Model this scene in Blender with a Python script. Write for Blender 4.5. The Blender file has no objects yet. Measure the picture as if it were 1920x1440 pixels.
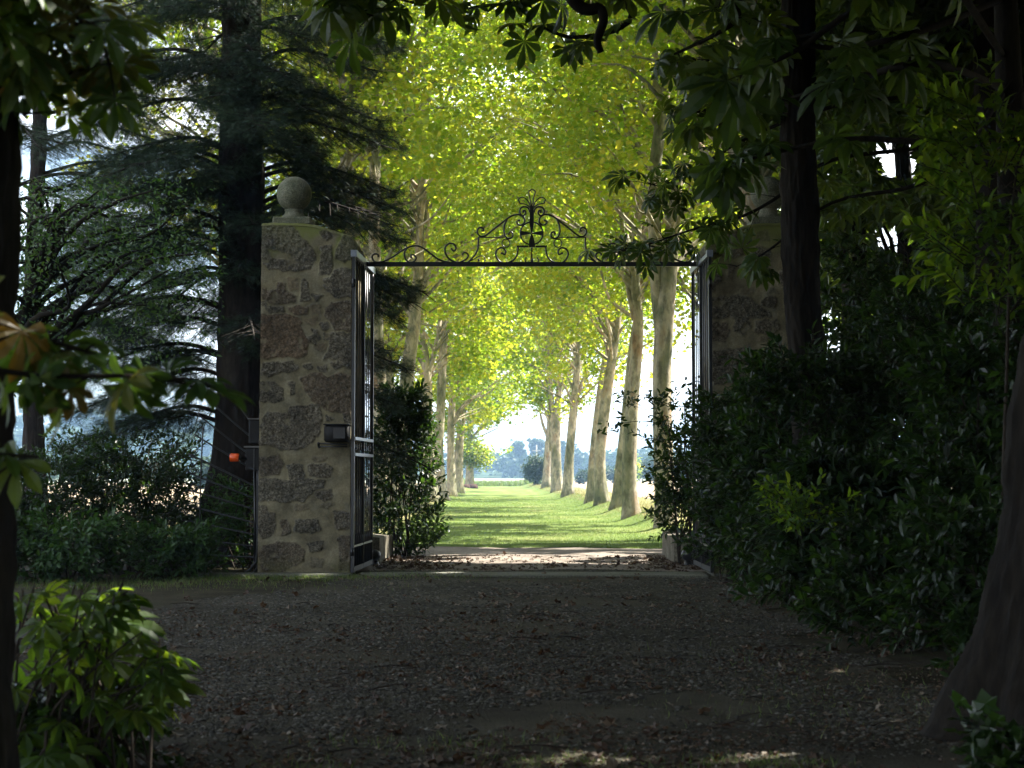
import bpy, math, random
import numpy as np
from mathutils import Vector

# ------------------------------------------------------------------ camera, world, sun
scn = bpy.context.scene
col = scn.collection
F = 3133.0                      # focal length in pixels of the 1920 wide frame
CAMH = 1.5
PITCH = math.atan(170.0 / F)
CT, ST = math.cos(PITCH), math.sin(PITCH)

cam_d = bpy.data.cameras.new("camera")
cam_d.sensor_width = 36.0
cam_d.lens = F / 1920.0 * 36.0
cam_d.clip_start = 0.1
cam_d.clip_end = 5000.0
cam_d.dof.use_dof = True
cam_d.dof.focus_distance = 25.0
cam_d.dof.aperture_fstop = 4.0
cam = bpy.data.objects.new("camera", cam_d)
col.objects.link(cam)
cam.location = (0, 0, CAMH)
cam.rotation_euler = (math.pi / 2 + PITCH, 0, 0)
scn.camera = cam

SUN_AZ, SUN_EL = math.radians(62), math.radians(50)
S = np.array([math.sin(SUN_AZ) * math.cos(SUN_EL), math.cos(SUN_AZ) * math.cos(SUN_EL), math.sin(SUN_EL)])

world = bpy.data.worlds.new("World")
scn.world = world
world.use_nodes = True
wn = world.node_tree
wn.nodes.clear()
w_out = wn.nodes.new("ShaderNodeOutputWorld")
w_bg = wn.nodes.new("ShaderNodeBackground")
w_sky = wn.nodes.new("ShaderNodeTexSky")
w_sky.sky_type = 'NISHITA'
w_sky.sun_disc = False
w_sky.sun_elevation = SUN_EL
w_sky.sun_rotation = SUN_AZ
w_sky.air_density = 1.0
w_sky.dust_density = 1.5
w_bg.inputs['Strength'].default_value = 0.07
w_tc = wn.nodes.new("ShaderNodeTexCoord")
w_map = wn.nodes.new("ShaderNodeMapping")
w_map.inputs['Scale'].default_value = (1.0, 1.0, 3.0)
w_no = wn.nodes.new("ShaderNodeTexNoise")
w_no.inputs['Scale'].default_value = 4.5
w_no.inputs['Detail'].default_value = 7
w_cr = wn.nodes.new("ShaderNodeValToRGB")
w_cr.color_ramp.elements[0].position = 0.42
w_cr.color_ramp.elements[1].position = 0.58
w_mix = wn.nodes.new("ShaderNodeMixRGB")
w_mix.inputs['Color2'].default_value = (10.0, 10.3, 10.9, 1)
wn.links.new(w_tc.outputs['Generated'], w_map.inputs['Vector'])
wn.links.new(w_map.outputs[0], w_no.inputs['Vector'])
wn.links.new(w_no.outputs['Fac'], w_cr.inputs['Fac'])
wn.links.new(w_cr.outputs['Color'], w_mix.inputs['Fac'])
wn.links.new(w_sky.outputs[0], w_mix.inputs['Color1'])
wn.links.new(w_mix.outputs[0], w_bg.inputs['Color'])
wn.links.new(w_bg.outputs[0], w_out.inputs['Surface'])

sun_d = bpy.data.lights.new("sun", 'SUN')
sun_d.energy = 5.0
sun_d.angle = math.radians(0.53)
sun_d.color = (1.0, 0.95, 0.86)
sun = bpy.data.objects.new("sun", sun_d)
col.objects.link(sun)
sun.rotation_euler = Vector(S).to_track_quat('Z', 'Y').to_euler()

scn.view_settings.view_transform = 'Standard'
scn.view_settings.look = 'None'
scn.view_settings.gamma = 1.0
scn.view_settings.exposure = 2.2
scn.render.engine = 'CYCLES'
cy = scn.cycles
cy.max_bounces = 7
cy.diffuse_bounces = 4
cy.glossy_bounces = 2
cy.transmission_bounces = 4
cy.volume_bounces = 0
cy.transparent_max_bounces = 4
cy.caustics_reflective = False
cy.caustics_refractive = False
cy.sample_clamp_indirect = 4.0
cy.use_denoising = True
try:
    cy.denoiser = 'OPENIMAGEDENOISE'
except Exception:
    pass

# ------------------------------------------------------------------ projection helpers
def W(px, py, Y):
    """world point on the plane y=Y that the photo shows at pixel px,py"""
    a = (px - 960.0) / F
    b = (720.0 - py) / F
    yd = CT - b * ST
    zd = b * CT + ST
    t = Y / yd
    return (a * t, Y, CAMH + zd * t)

def proj(P):
    X, Y, Z = P[:, 0], P[:, 1], P[:, 2] - CAMH
    d = np.maximum(Y * CT + Z * ST, 0.01)
    return 960 + F * X / d, 720 - F * (Z * CT - Y * ST) / d, d

def sstep(a, b, x):
    t = np.clip((x - a) / (b - a), 0, 1)
    return t * t * (3 - 2 * t)

def lane_c(y):
    return 1.1 - 0.0135 * y

def ground_h(x, y):
    x = np.asarray(x, float); y = np.asarray(y, float)
    e = x - lane_c(y)
    on = sstep(36, 48, y) * (1 - sstep(210, 260, y))
    bank_r = sstep(2.7, 4.1, e) * 0.34
    bank_l = sstep(3.0, 4.4, -e) * 0.26
    off = sstep(8, 14, np.abs(e))
    z = on * (bank_r + bank_l) * (1 - off)
    z = z + 0.012 * np.sin(x * 2.1 + 0.7 * y) + 0.012 * np.sin(y * 1.3 - x * 0.9)
    near = (1 - sstep(20, 24, y))
    z = z + near * 0.10 * sstep(2.6, 4.4, x) + near * 0.05 * sstep(2.6, 4.0, -x)
    return z

# small value noise for masks (world space)
_rg = np.random.RandomState(7)
_tab = _rg.rand(256, 256)
def vnoise(x, y):
    x = np.asarray(x, float); y = np.asarray(y, float)
    xi = np.floor(x).astype(int); yi = np.floor(y).astype(int)
    fx = x - xi; fy = y - yi
    fx = fx * fx * (3 - 2 * fx); fy = fy * fy * (3 - 2 * fy)
    a = _tab[xi & 255, yi & 255]; b = _tab[(xi + 1) & 255, yi & 255]
    c = _tab[xi & 255, (yi + 1) & 255]; d = _tab[(xi + 1) & 255, (yi + 1) & 255]
    return (a * (1 - fx) + b * fx) * (1 - fy) + (c * (1 - fx) + d * fx) * fy

def fbm(x, y, o=4):
    s = 0; a = 0.5; t = 0
    for k in range(o):
        s = s + a * vnoise(x * 2 ** k + 17 * k, y * 2 ** k + 31 * k); t += a; a *= 0.5
    return s / t

# ------------------------------------------------------------------ gaps cut in the crowns along the sun to light chosen spots
SHAFTS = [  # world target (x, y, z), radius
    (-1.72, 8.0, 0.62, 0.24), (-1.5, 7.9, 0.42, 0.16), (-1.95, 8.2, 0.86, 0.18), (-1.35, 7.8, 0.38, 0.14), (-2.15, 8.1, 0.95, 0.1),
    (0.25, 8.78, 0.03, 0.16), (1.28, 8.78, 0.05, 0.18),
    (3.4, 12.0, 3.95, 0.22), (3.25, 12.2, 2.9, 0.05), (2.6, 14.8, 1.05, 0.02),
    (2.72, 10.5, 0.55, 0.05),
    (-2.55, 5.6, 2.85, 0.16), (-1.6, 5.5, 2.7, 0.1), (-2.2, 5.4, 2.55, 0.10),
    (-1.38, 5.5, 1.78, 0.08), (-1.75, 5.5, 1.95, .05), (-2.95, 24.3, 0.03, 0.14), (-4.3, 26.5, 0.2, 0.3), (-5.3, 24.9, 0.7, 0.22),
    (-4.0, 24.0, 0.02, 0.16), (3.1, 17.5, 3.4, 0.02), (3.75, 15.4, 2.2, 0.05),
    (3.6, 13.2, 1.7, 0.05),
    (2.35, 26.8, 4.6, 0.15), (-6.3, 26.0, 0.9, 0.3), (-6.9, 25.6, 0.5, 0.25)]

def sun_keep(P, mg=.17, t0=.6, bands=True):
    """False for leaves that stand in one of the sun's gaps"""
    k = P[:, 2] / S[2]
    gx = P[:, 0] - S[0] * k
    gy = P[:, 1] - S[1] * k
    cut = np.zeros(len(P), bool)
    e = gx - lane_c(gy)
    if bands:
        wob = (fbm(gx * 0.35 + 5, gy * 0.05) - 0.5) * 2
        # crowns cut open along the sun so bright bands fall on the lawn
        for y0, h, lo, hi in ((36.6, .45, -3.5, 4.5), (38.9, .55, -1.0, 8), (46.5, 1.2, 0.4, 9), (44.0, .4, -4, 1), (56.5, 1.3, -4.2, 0.4), (61, .8, 1, 9),
                              (67, .8, 0, 9), (80, 3.6, -5.5, 5.5), (96, 2.2, -3.5, 5), (118, 4.5, -3.0, 5), (150, 7, -4, 6), (190, 10, -6, 6)):
            cut |= (np.abs(gy - y0 - wob * h * 1.2) < h * (0.75 + 0.8 * (vnoise(gx * .8, gy * 0.1 + y0) - .5))) & (e > lo) & (e < hi)
        # dapples on the banks
        nb = fbm(gx * 0.9, gy * 0.45 + 9, 3)
        cut |= (nb > 0.66) & (gy > 35) & (np.abs(e) > 2.6)
        cut |= (fbm(gx * 0.7 + 40, gy * 1.3, 3) > 0.70) & (gy > 35)
        # gravel behind the gate
        g = (gy > 26.4) & (gy < 34.5) & (np.abs(gx - 0.9) < 4.5)
        cut |= g & (fbm(gx * 0.55 + 3, gy * 1.7, 3) > 0.43 + 0.30 * np.clip((29.0 - gy) / 2, 0, 1))
    near = P[:, 1] < 60
    if near.any():
        Q = P[near]
        c = np.zeros(len(Q), bool)
        for x, y, z, r in SHAFTS:
            d = Q - np.array([x, y, z])
            t = d @ S
            dd = np.sum(d * d, 1) - t * t
            c |= (dd < (r + mg) ** 2) & (t > r + t0)
        cut[near] |= c
    return ~cut

# ------------------------------------------------------------------ mesh building
def link(o, parent=None):
    col.objects.link(o)
    if parent is not None:
        o.parent = parent
    return o

def tag(o, label=None, cat=None, group=None, kind=None):
    if label: o["label"] = label
    if cat: o["category"] = cat
    if group: o["group"] = group
    if kind: o["kind"] = kind
    return o

def empty(name, loc, label, cat, group=None):
    o = bpy.data.objects.new(name, None)
    o.location = loc
    o.empty_display_size = 0.2
    col.objects.link(o)
    tag(o, label, cat, group)
    return o

def np_mesh(name, V, faces_flat, sizes, mat, parent=None, smooth=False, attrs=None):
    """V (n,3), flat loop vertex indices, polygon sizes; vertices are in world space"""
    me = bpy.data.meshes.new(name)
    V = np.asarray(V, np.float32)
    if parent is not None:
        V = V - np.array(parent_loc(parent), np.float32)
    n = len(V)
    me.vertices.add(n)
    me.vertices.foreach_set("co", V.ravel())
    me.loops.add(len(faces_flat))
    me.loops.foreach_set("vertex_index", np.asarray(faces_flat, np.int32))
    sizes = np.asarray(sizes, np.int32)
    st = np.zeros(len(sizes), np.int32)
    if len(sizes) > 1:
        st[1:] = np.cumsum(sizes)[:-1]
    me.polygons.add(len(sizes))
    me.polygons.foreach_set("loop_start", st)
    if attrs:
        for k, a in attrs.items():
            at = me.attributes.new(k, 'FLOAT', 'POINT')
            at.data.foreach_set("value", np.asarray(a, np.float32))
    me.update(calc_edges=True)
    me.polygons.foreach_set("use_smooth", np.full(len(sizes), bool(smooth)))
    if mat is not None:
        me.materials.append(mat)
    o = bpy.data.objects.new(name, me)
    return link(o, parent)

def parent_loc(p):
    x, y, z = 0.0, 0.0, 0.0
    while p is not None:
        x += p.location[0]; y += p.location[1]; z += p.location[2]
        p = p.parent
    return (x, y, z)

class MB:
    """collects shapes into one mesh"""
    def __init__(s):
        s.V = []; s.F = []; s.n = 0
    def add(s, V, Fs):
        V = np.asarray(V, float)
        s.V.append(V)
        for f in Fs:
            s.F.append([i + s.n for i in f])
        s.n += len(V)
        return s
    def box(s, x0, x1, y0, y1, z0, z1, bev=0.0):
        if bev <= 0:
            V = [(x, y, z) for z in (z0, z1) for y in (y0, y1) for x in (x0, x1)]
            return s.add(V, [(0, 2, 3, 1), (4, 5, 7, 6), (0, 1, 5, 4), (2, 6, 7, 3), (0, 4, 6, 2), (1, 3, 7, 5)])
        b = bev
        def ring(z, i):
            a0, a1, c0, c1 = x0 + i, x1 - i, y0 + i, y1 - i
            return [(a0 + b, c0, z), (a1 - b, c0, z), (a1, c0 + b, z), (a1, c1 - b, z), (a1 - b, c1, z), (a0 + b, c1, z), (a0, c1 - b, z), (a0, c0 + b, z)]
        R = [ring(z0, b * .7), ring(z0 + b, 0), ring(z1 - b, 0), ring(z1, b * .7)]
        V = [p for r in R for p in r]
        Fs = []
        for k in range(3):
            for i in range(8):
                j = (i + 1) % 8
                Fs.append((k * 8 + i, k * 8 + j, (k + 1) * 8 + j, (k + 1) * 8 + i))
        Fs.append(tuple(range(7, -1, -1))); Fs.append(tuple(range(24, 32)))
        return s.add(V, Fs)
    def tube(s, pts, rad, seg=10, noise=0.0, seed=0, flare=0.0, cap=True, flat=1.0, flutes=5, ridge=0.0):
        P = np.asarray(pts, float); n = len(P)
        R = np.full(n, rad, float) if np.isscalar(rad) else np.asarray(rad, float)
        T = np.gradient(P, axis=0)
        T /= np.linalg.norm(T, axis=1)[:, None] + 1e-9
        ref = np.array([0.13, 1.0, 0.07]) if abs(T[0][1]) < 0.8 else np.array([1.0, 0.1, 0.05])
        rg = np.random.RandomState(seed)
        ph = rg.rand(6) * 6.28
        V = []
        L = 0
        for i in range(n):
            if i: L += np.linalg.norm(P[i] - P[i - 1])
            a = np.cross(T[i], ref); a /= np.linalg.norm(a) + 1e-9
            b = np.cross(T[i], a)
            th = np.arange(seg) * 2 * math.pi / seg
            r = R[i] * np.ones(seg)
            if noise:
                r = r * (1 + noise * (np.sin(3 * th + ph[0] + L * .7) + .6 * np.sin(5 * th + ph[1] - L * 1.1) + .5 * np.sin(2 * th + ph[2] + L * 2.3)) / 2)
            if ridge:
                tn = np.minimum(th, 2 * math.pi - th)
                vn = fbm(tn * R[0] * 26 + seed, np.full(seg, L * 3.2 + seed), 3)
                r = r + ridge * (np.abs(vn - .5) * 3.2 - .35) + ridge * 1.2 * (fbm(tn * R[0] * 7 + 9, np.full(seg, L * 1.4), 2) - .5)
            if flare:
                fl = math.exp(-L / (R[0] * 1.15)) * flare
                r = r * (1 + fl * (0.75 + 0.65 * np.sin(flutes * th + ph[3]) + .3 * np.sin(3 * th + ph[4])))
            V.append(P[i] + (np.cos(th) * r)[:, None] * a + (np.sin(th) * r * flat)[:, None] * b)
        V = np.concatenate(V)
        Fs = []
        for i in range(n - 1):
            for j in range(seg):
                k = (j + 1) % seg
                Fs.append((i * seg + j, i * seg + k, (i + 1) * seg + k, (i + 1) * seg + j))
        if cap:
            Fs.append(tuple(range(seg - 1, -1, -1)))
            Fs.append(tuple((n - 1) * seg + j for j in range(seg)))
        return s.add(V, Fs)
    def lathe(s, cx, cy, prof, seg=32):
        V = []
        for r, z in prof:
            for j in range(seg):
                t = j * 2 * math.pi / seg
                V.append((cx + r * math.cos(t), cy + r * math.sin(t), z))
        Fs = []
        for i in range(len(prof) - 1):
            for j in range(seg):
                k = (j + 1) % seg
                Fs.append((i * seg + j, i * seg + k, (i + 1) * seg + k, (i + 1) * seg + j))
        Fs.append(tuple(range(seg - 1, -1, -1)))
        Fs.append(tuple((len(prof) - 1) * seg + j for j in range(seg)))
        return s.add(V, Fs)
    def prism(s, poly_xz, y0, y1):
        n = len(poly_xz)
        V = [(x, y0, z) for x, z in poly_xz] + [(x, y1, z) for x, z in poly_xz]
        Fs = [tuple(range(n)), tuple(range(2 * n - 1, n - 1, -1))]
        for i in range(n):
            j = (i + 1) % n
            Fs.append((i, i + n, j + n, j))
        return s.add(V, Fs)
    def build(s, name, mat, parent=None, smooth=False):
        V = np.concatenate(s.V)
        flat = [i for f in s.F for i in f]
        o = np_mesh(name, V, flat, [len(f) for f in s.F], mat, parent, smooth)
        return o

def smooth_path(pts, n=6):
    """Catmull-Rom through points given with any number of columns"""
    P = np.asarray(pts, float)
    if len(P) < 3:
        t = np.linspace(0, 1, n + 1)[:, None]
        return P[0] * (1 - t) + P[-1] * t
    Q = np.vstack([2 * P[0] - P[1], P, 2 * P[-1] - P[-2]])
    out = []
    for i in range(1, len(Q) - 2):
        for k in range(n):
            t = k / n
            out.append(0.5 * ((2 * Q[i]) + (-Q[i - 1] + Q[i + 1]) * t + (2 * Q[i - 1] - 5 * Q[i] + 4 * Q[i + 1] - Q[i + 2]) * t * t
                              + (-Q[i - 1] + 3 * Q[i] - 3 * Q[i + 1] + Q[i + 2]) * t ** 3))
    out.append(P[-1])
    return np.array(out)

# leaf templates: (verts, faces); y along the leaf, x across, z normal
KITE = ([(0, 0, 0), (.34, .42, .07), (0, 1, -.06), (-.34, .42, .07)], [(0, 1, 2, 3)])
BROAD = ([(0, 0, 0), (.42, .12, .06), (.5, .55, .05), (0, 1, -.08), (-.5, .55, .05), (-.42, .12, .06), (0, .5, -.03)],
         [(0, 1, 2, 6), (6, 2, 3), (3, 4, 6), (6, 4, 5, 0)])
OVATE = ([(0, 0, 0), (.17, .25, .05), (.2, .62, .02), (0, 1, -.14), (-.2, .62, .02), (-.17, .25, .05), (0, .3, 0), (0, .66, -.05)],
         [(0, 1, 6), (1, 2, 7, 6), (2, 3, 7), (3, 4, 7), (4, 5, 6, 7), (5, 0, 6)])
def _palm(n, hero):
    V = []; Fs = []
    for i in range(n):
        a = (i - (n - 1) / 2) / ((n - 1) / 2)
        ang = a * 1.95
        L = 1.0 - 0.36 * abs(a)
        if hero:
            pts = [(0, 0, 0), (.055, .25, .015), (.12, .5, .03), (.165, .74, .01), (.10, .92, -.05), (0, 1.05, -.12), (-.10, .92, -.05), (-.165, .74, .01), (-.12, .5, .03), (-.055, .25, .015),
                   (0, .27, -.01), (0, .5, -.01), (0, .75, -.04), (0, .92, -.08)]
            fc = [(0, 1, 10), (1, 2, 11, 10), (2, 3, 12, 11), (3, 4, 13, 12), (4, 5, 13), (5, 6, 13), (6, 7, 12, 13), (7, 8, 11, 12), (8, 9, 10, 11), (9, 0, 10)]
        else:
            pts = [(0, 0, 0), (.15, .66, .02), (0, 1.0, -.12), (-.15, .66, .02)]
            fc = [(0, 1, 2, 3)]
        b = len(V)
        for x, y, z in pts:
            y = y * L; x = x * (L ** .5)
            z = z - 0.22 * (y ** 2)
            V.append((x * math.cos(ang) + y * math.sin(ang), -x * math.sin(ang) + y * math.cos(ang), z))
        for f in fc:
            Fs.append(tuple(b + k for k in f))
    return (V, Fs)
PALM_HERO = _palm(7, True)
PALM_LOW = _palm(5, False)
def _lobed():
    V = [(0, .42, 0)]
    o = [(0, 0), (.2, .12), (.55, .08), (.42, .3), (.6, .62), (.3, .62), (0, 1.0), (-.3, .62), (-.6, .62), (-.42, .3), (-.55, .08), (-.2, .12)]
    for i, (x, y) in enumerate(o):
        V.append((x, y, 0.07 * math.sin(i * 2.1) - .05 * (x * x + (y - .4) ** 2)))
    n = len(o)
    return (V, [(0, 1 + i, 1 + (i + 1) % n) for i in range(n)])
LOBED = _lobed()
def _needles():
    V = []; Fs = []
    rg = np.random.RandomState(3)
    for i in range(9):
        y0 = i / 9 * .75
        s = 1 if i % 2 else -1
        d = np.array([s * .34, .36, (rg.rand() - .5) * .4]); w = np.array([.020, -.012, .0])
        p = np.array([0, y0, 0])
        b = len(V)
        V += [tuple(p - w), tuple(p + w), tuple(p + d)]
        Fs.append((b, b + 1, b + 2))
    b = len(V)
    V += [(-.014, 0, 0), (.014, 0, 0), (0, 1, 0)]
    Fs.append((b, b + 1, b + 2))
    return (V, Fs)
NEEDLE = _needles()
BLADE = ([(-.035, 0, 0), (.035, 0, 0), (.024, .55, .10), (-.024, .55, .10), (0, 1, .36)], [(0, 1, 2, 3), (3, 2, 4)])
PEBBLE = ([(1, 0, 0), (.25, .8, 0.05), (-.9, .35, 0), (-.6, -.7, 0.05), (.5, -.75, 0), (.1, .05, .55), (-.2, -.1, .5)],
          [(0, 1, 5), (1, 2, 6, 5), (2, 3, 6), (3, 4, 5, 6), (4, 0, 5)])

def unit(a):
    return a / (np.linalg.norm(a, axis=1)[:, None] + 1e-9)

def instance(name, tpl, P, D, N, size, mat, parent=None, rnd=None, wscale=1.0, zscale=1.0, smooth=False):
    TV = np.array(tpl[0], float)
    k = len(P)
    if k == 0:
        P = np.array([[0, 0, -5.0]]); D = np.array([[0, 1., 0]]); N = np.array([[0, 0, 1.]]); size = np.array([.01]); k = 1
        rnd = np.array([0.5])
    y = unit(D); x = unit(np.cross(y, N)); z = np.cross(x, y)
    size = np.asarray(size, float)
    if size.ndim == 0: size = np.full(k, float(size))
    ws = np.asarray(wscale, float)
    if ws.ndim == 0: ws = np.full(k, float(ws))
    V = (P[:, None, :] + size[:, None, None] * (TV[None, :, 0, None] * ws[:, None, None] * x[:, None, :] + TV[None, :, 1, None] * y[:, None, :]
         + zscale * TV[None, :, 2, None] * z[:, None, :])).reshape(-1, 3)
    nv = len(TV)
    ff = np.array([i for f in tpl[1] for i in f], np.int64)
    sz = np.array([len(f) for f in tpl[1]], np.int64)
    flat = (ff[None, :] + (np.arange(k) * nv)[:, None]).ravel()
    sizes = np.tile(sz, k)
    if rnd is None:
        rnd = np.random.RandomState(len(P)).rand(k)
    return np_mesh(name, V, flat, sizes, mat, parent, smooth, {'rnd': np.repeat(rnd, nv)})

def rand_dirs(rg, n):
    return unit(rg.normal(size=(n, 3)))

def leaf_orient(rg, n, up=1.0, out=None, droop=0.3):
    N = unit(rg.normal(size=(n, 3)) * 0.55 + np.array([0, 0, up]))
    D = rand_dirs(rg, n); D[:, 2] = D[:, 2] * .5 - droop
    if out is not None:
        D = D + out
    return unit(D), N

# ------------------------------------------------------------------ materials
def new_mat(name):
    m = bpy.data.materials.new(name)
    m.use_nodes = True
    nt = m.node_tree
    nt.nodes.clear()
    return m, nt, nt.nodes, nt.links

def ramp(nt, fac, stops):
    r = nt.nodes.new("ShaderNodeValToRGB")
    el = r.color_ramp.elements
    while len(el) < len(stops):
        el.new(0.5)
    for e, (p, c) in zip(el, stops):
        e.position = p
        e.color = (c[0], c[1], c[2], 1)
    nt.links.new(fac, r.inputs['Fac'])
    return r.outputs['Color']

def noise(nt, scale, detail=4, rough=0.55, vec=None, sc=None, obj=True):
    n = nt.nodes.new("ShaderNodeTexNoise")
    n.inputs['Scale'].default_value = scale
    n.inputs['Detail'].default_value = detail
    n.inputs['Roughness'].default_value = rough
    tc = nt.nodes.new("ShaderNodeNewGeometry")
    mp = nt.nodes.new("ShaderNodeMapping")
    mp.inputs['Scale'].default_value = sc or (1, 1, 1)
    nt.links.new(tc.outputs['Position'], mp.inputs['Vector'])
    nt.links.new(mp.outputs[0], n.inputs['Vector'])
    return n.outputs['Fac']

def leaf_mat(name, cols, tcols, trans=0.45, rough=0.5, spec=0.4):
    m, nt, N, L = new_mat(name)
    at = N.new("ShaderNodeAttribute"); at.attribute_name = 'rnd'
    nn = len(cols)
    c = ramp(nt, at.outputs['Fac'], [(i / max(1, nn - 1), cc) for i, cc in enumerate(cols)])
    t = ramp(nt, at.outputs['Fac'], [(i / max(1, len(tcols) - 1), cc) for i, cc in enumerate(tcols)])
    p = N.new("ShaderNodeBsdfPrincipled")
    p.inputs['Roughness'].default_value = rough
    p.inputs['Specular IOR Level'].default_value = spec
    tr = N.new("ShaderNodeBsdfTranslucent")
    mx = N.new("ShaderNodeMixShader"); mx.inputs[0].default_value = trans
    L.new(c, p.inputs['Base Color']); L.new(t, tr.inputs['Color'])
    L.new(p.outputs[0], mx.inputs[1]); L.new(tr.outputs[0], mx.inputs[2])
    o = N.new("ShaderNodeOutputMaterial")
    L.new(mx.outputs[0], o.inputs['Surface'])
    return m

def rock_mat(name, stops, scale=3.0, bump=0.3, rough=0.9, bscale=30, detail=6, sc=None, spec=0.2, fine=None):
    m, nt, N, L = new_mat(name)
    f = noise(nt, scale, detail, 0.6, sc=sc)
    c = ramp(nt, f, stops)
    if fine:
        f2 = noise(nt, fine, 3, .6, sc=sc)
        r2 = ramp(nt, f2, [(0.3, (.45, .45, .45)), (.7, (1.35, 1.35, 1.35))])
        mm = N.new("ShaderNodeMixRGB"); mm.blend_type = 'MULTIPLY'; mm.inputs['Fac'].default_value = 1
        L.new(c, mm.inputs['Color1']); L.new(r2, mm.inputs['Color2']); c = mm.outputs[0]
    p = N.new("ShaderNodeBsdfPrincipled")
    p.inputs['Roughness'].default_value = rough
    p.inputs['Specular IOR Level'].default_value = spec
    L.new(c, p.inputs['Base Color'])
    b = N.new("ShaderNodeBump"); b.inputs['Strength'].default_value = bump; b.inputs['Distance'].default_value = 0.02
    L.new(noise(nt, bscale, 5, .6, sc=sc), b.inputs['Height'])
    L.new(b.outputs[0], p.inputs['Normal'])
    o = N.new("ShaderNodeOutputMaterial"); L.new(p.outputs[0], o.inputs['Surface'])
    return m

M = {}
M['plane_leaf'] = leaf_mat('plane_leaf', [(.03, .065, .010), (.045, .09, .013), (.075, .12, .016)],
                           [(.22, .39, .015), (.35, .50, .02), (.49, .58, .03), (.64, .59, .05)], trans=.55, rough=.38)
M['chestnut_leaf'] = leaf_mat('chestnut_leaf', [(.016, .038, .008), (.022, .048, .010), (.034, .062, .012)],
                              [(.12, .22, .02), (.18, .30, .02), (.26, .34, .02)], trans=.3, rough=.42, spec=.4)
M['rusty_leaf'] = leaf_mat('rusty_leaf', [(.022, .055, .010), (.03, .07, .012), (.04, .08, .014), (.05, .085, .016), (.06, .07, .016), (.11, .055, .015)],
                           [(.14, .26, .02), (.18, .30, .02), (.22, .34, .02), (.28, .34, .02), (.36, .26, .02), (.40, .12, .02)], trans=.35, rough=.5)
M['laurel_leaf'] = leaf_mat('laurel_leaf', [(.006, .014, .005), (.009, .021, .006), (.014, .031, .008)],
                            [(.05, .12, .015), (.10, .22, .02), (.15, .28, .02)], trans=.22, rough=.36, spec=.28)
M['bright_leaf'] = leaf_mat('bright_leaf', [(.020, .05, .010), (.03, .07, .012), (.04, .08, .016)],  # lighter copy of the laurel leaf, sunlight put into the colour of the sunny sprays
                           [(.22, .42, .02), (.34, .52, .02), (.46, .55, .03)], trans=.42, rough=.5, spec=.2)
M['sapling_leaf'] = leaf_mat('sapling_leaf', [(.014, .036, .008), (.022, .05, .010), (.034, .062, .012)],
                           [(.16, .30, .015), (.26, .42, .02), (.38, .46, .02)], trans=.42, rough=.5, spec=.2)
M['holly_leaf'] = leaf_mat('holly_leaf', [(.018, .05, .014), (.028, .07, .016), (.04, .09, .02)],
                           [(.07, .20, .02), (.12, .26, .02), (.18, .30, .03)], trans=.25, rough=.38, spec=.4)
M['needle'] = leaf_mat('needle', [(.012, .028, .014), (.018, .038, .020), (.03, .052, .026)],
                       [(.03, .07, .02), (.04, .08, .03)], trans=.15, rough=.6, spec=.25)
M['grass'] = leaf_mat('grass', [(.05, .10, .018), (.08, .13, .026), (.15, .17, .06)],
                       [(.14, .24, .03), (.26, .34, .07)], trans=.35, rough=.5)
M['dry_grass'] = leaf_mat('dry_grass', [(.20, .17, .08), (.30, .24, .12), (.12, .16, .04)], [(.3, .26, .1), (.3, .3, .1)], trans=.3, rough=.7)
M['dead_leaf'] = leaf_mat('dead_leaf', [(.035, .02, .011), (.07, .042, .024), (.11, .08, .05), (.17, .145, .105)], [(.15, .06, .02), (.2, .1, .04)], trans=.12, rough=.65)
M['far_leaf'] = leaf_mat('far_leaf', [(.018, .04, .018), (.03, .06, .022), (.04, .075, .025)], [(.04, .09, .02), (.07, .12, .03)], trans=.25, rough=.6)
M['dark_bark'] = rock_mat('dark_bark', [(.3, (.008, .006, .004)), (.55, (.017, .014, .010)), (.75, (.03, .028, .017))], 2.5, .9, bscale=14, sc=(1, 1, .22), fine=18)
M['conifer_bark'] = rock_mat('conifer_bark', [(.3, (.012, .010, .008)), (.6, (.028, .022, .017)), (.8, (.045, .04, .03))], 2.5, 1.0, bscale=10, sc=(1, 1, .3), fine=14)
M['twig'] = rock_mat('twig', [(.3, (.02, .016, .012)), (.7, (.05, .04, .03))], 8, .3)
M['plane_bark'] = None
def plane_bark():
    m, nt, N, L = new_mat('plane_bark')
    f = noise(nt, 1.6, 5, .6, sc=(1, 1, .45))
    c = ramp(nt, f, [(.32, (.10, .105, .055)), (.42, (.17, .165, .10)), (.49, (.23, .205, .14)), (.53, (.35, .31, .23)), (.60, (.29, .24, .17)), (.70, (.25, .16, .09))])
    f2 = noise(nt, 6, 4, .65, sc=(1, 1, .5))
    r2 = ramp(nt, f2, [(.38, (.62, .62, .6)), (.5, (1, 1, 1)), (.62, (1.15, 1.12, 1.05))])
    mm = N.new("ShaderNodeMixRGB"); mm.blend_type = 'MULTIPLY'; mm.inputs['Fac'].default_value = 1
    L.new(c, mm.inputs['Color1']); L.new(r2, mm.inputs['Color2'])
    p = N.new("ShaderNodeBsdfPrincipled"); p.inputs['Roughness'].default_value = .85; p.inputs['Specular IOR Level'].default_value = .2
    L.new(mm.outputs[0], p.inputs['Base Color'])
    b = N.new("ShaderNodeBump"); b.inputs['Strength'].default_value = .4; b.inputs['Distance'].default_value = .03
    L.new(noise(nt, 7, 4, .6), b.inputs['Height']); L.new(b.outputs[0], p.inputs['Normal'])
    o = N.new("ShaderNodeOutputMaterial"); L.new(p.outputs[0], o.inputs['Surface'])
    return m
M['plane_bark'] = plane_bark()

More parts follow.
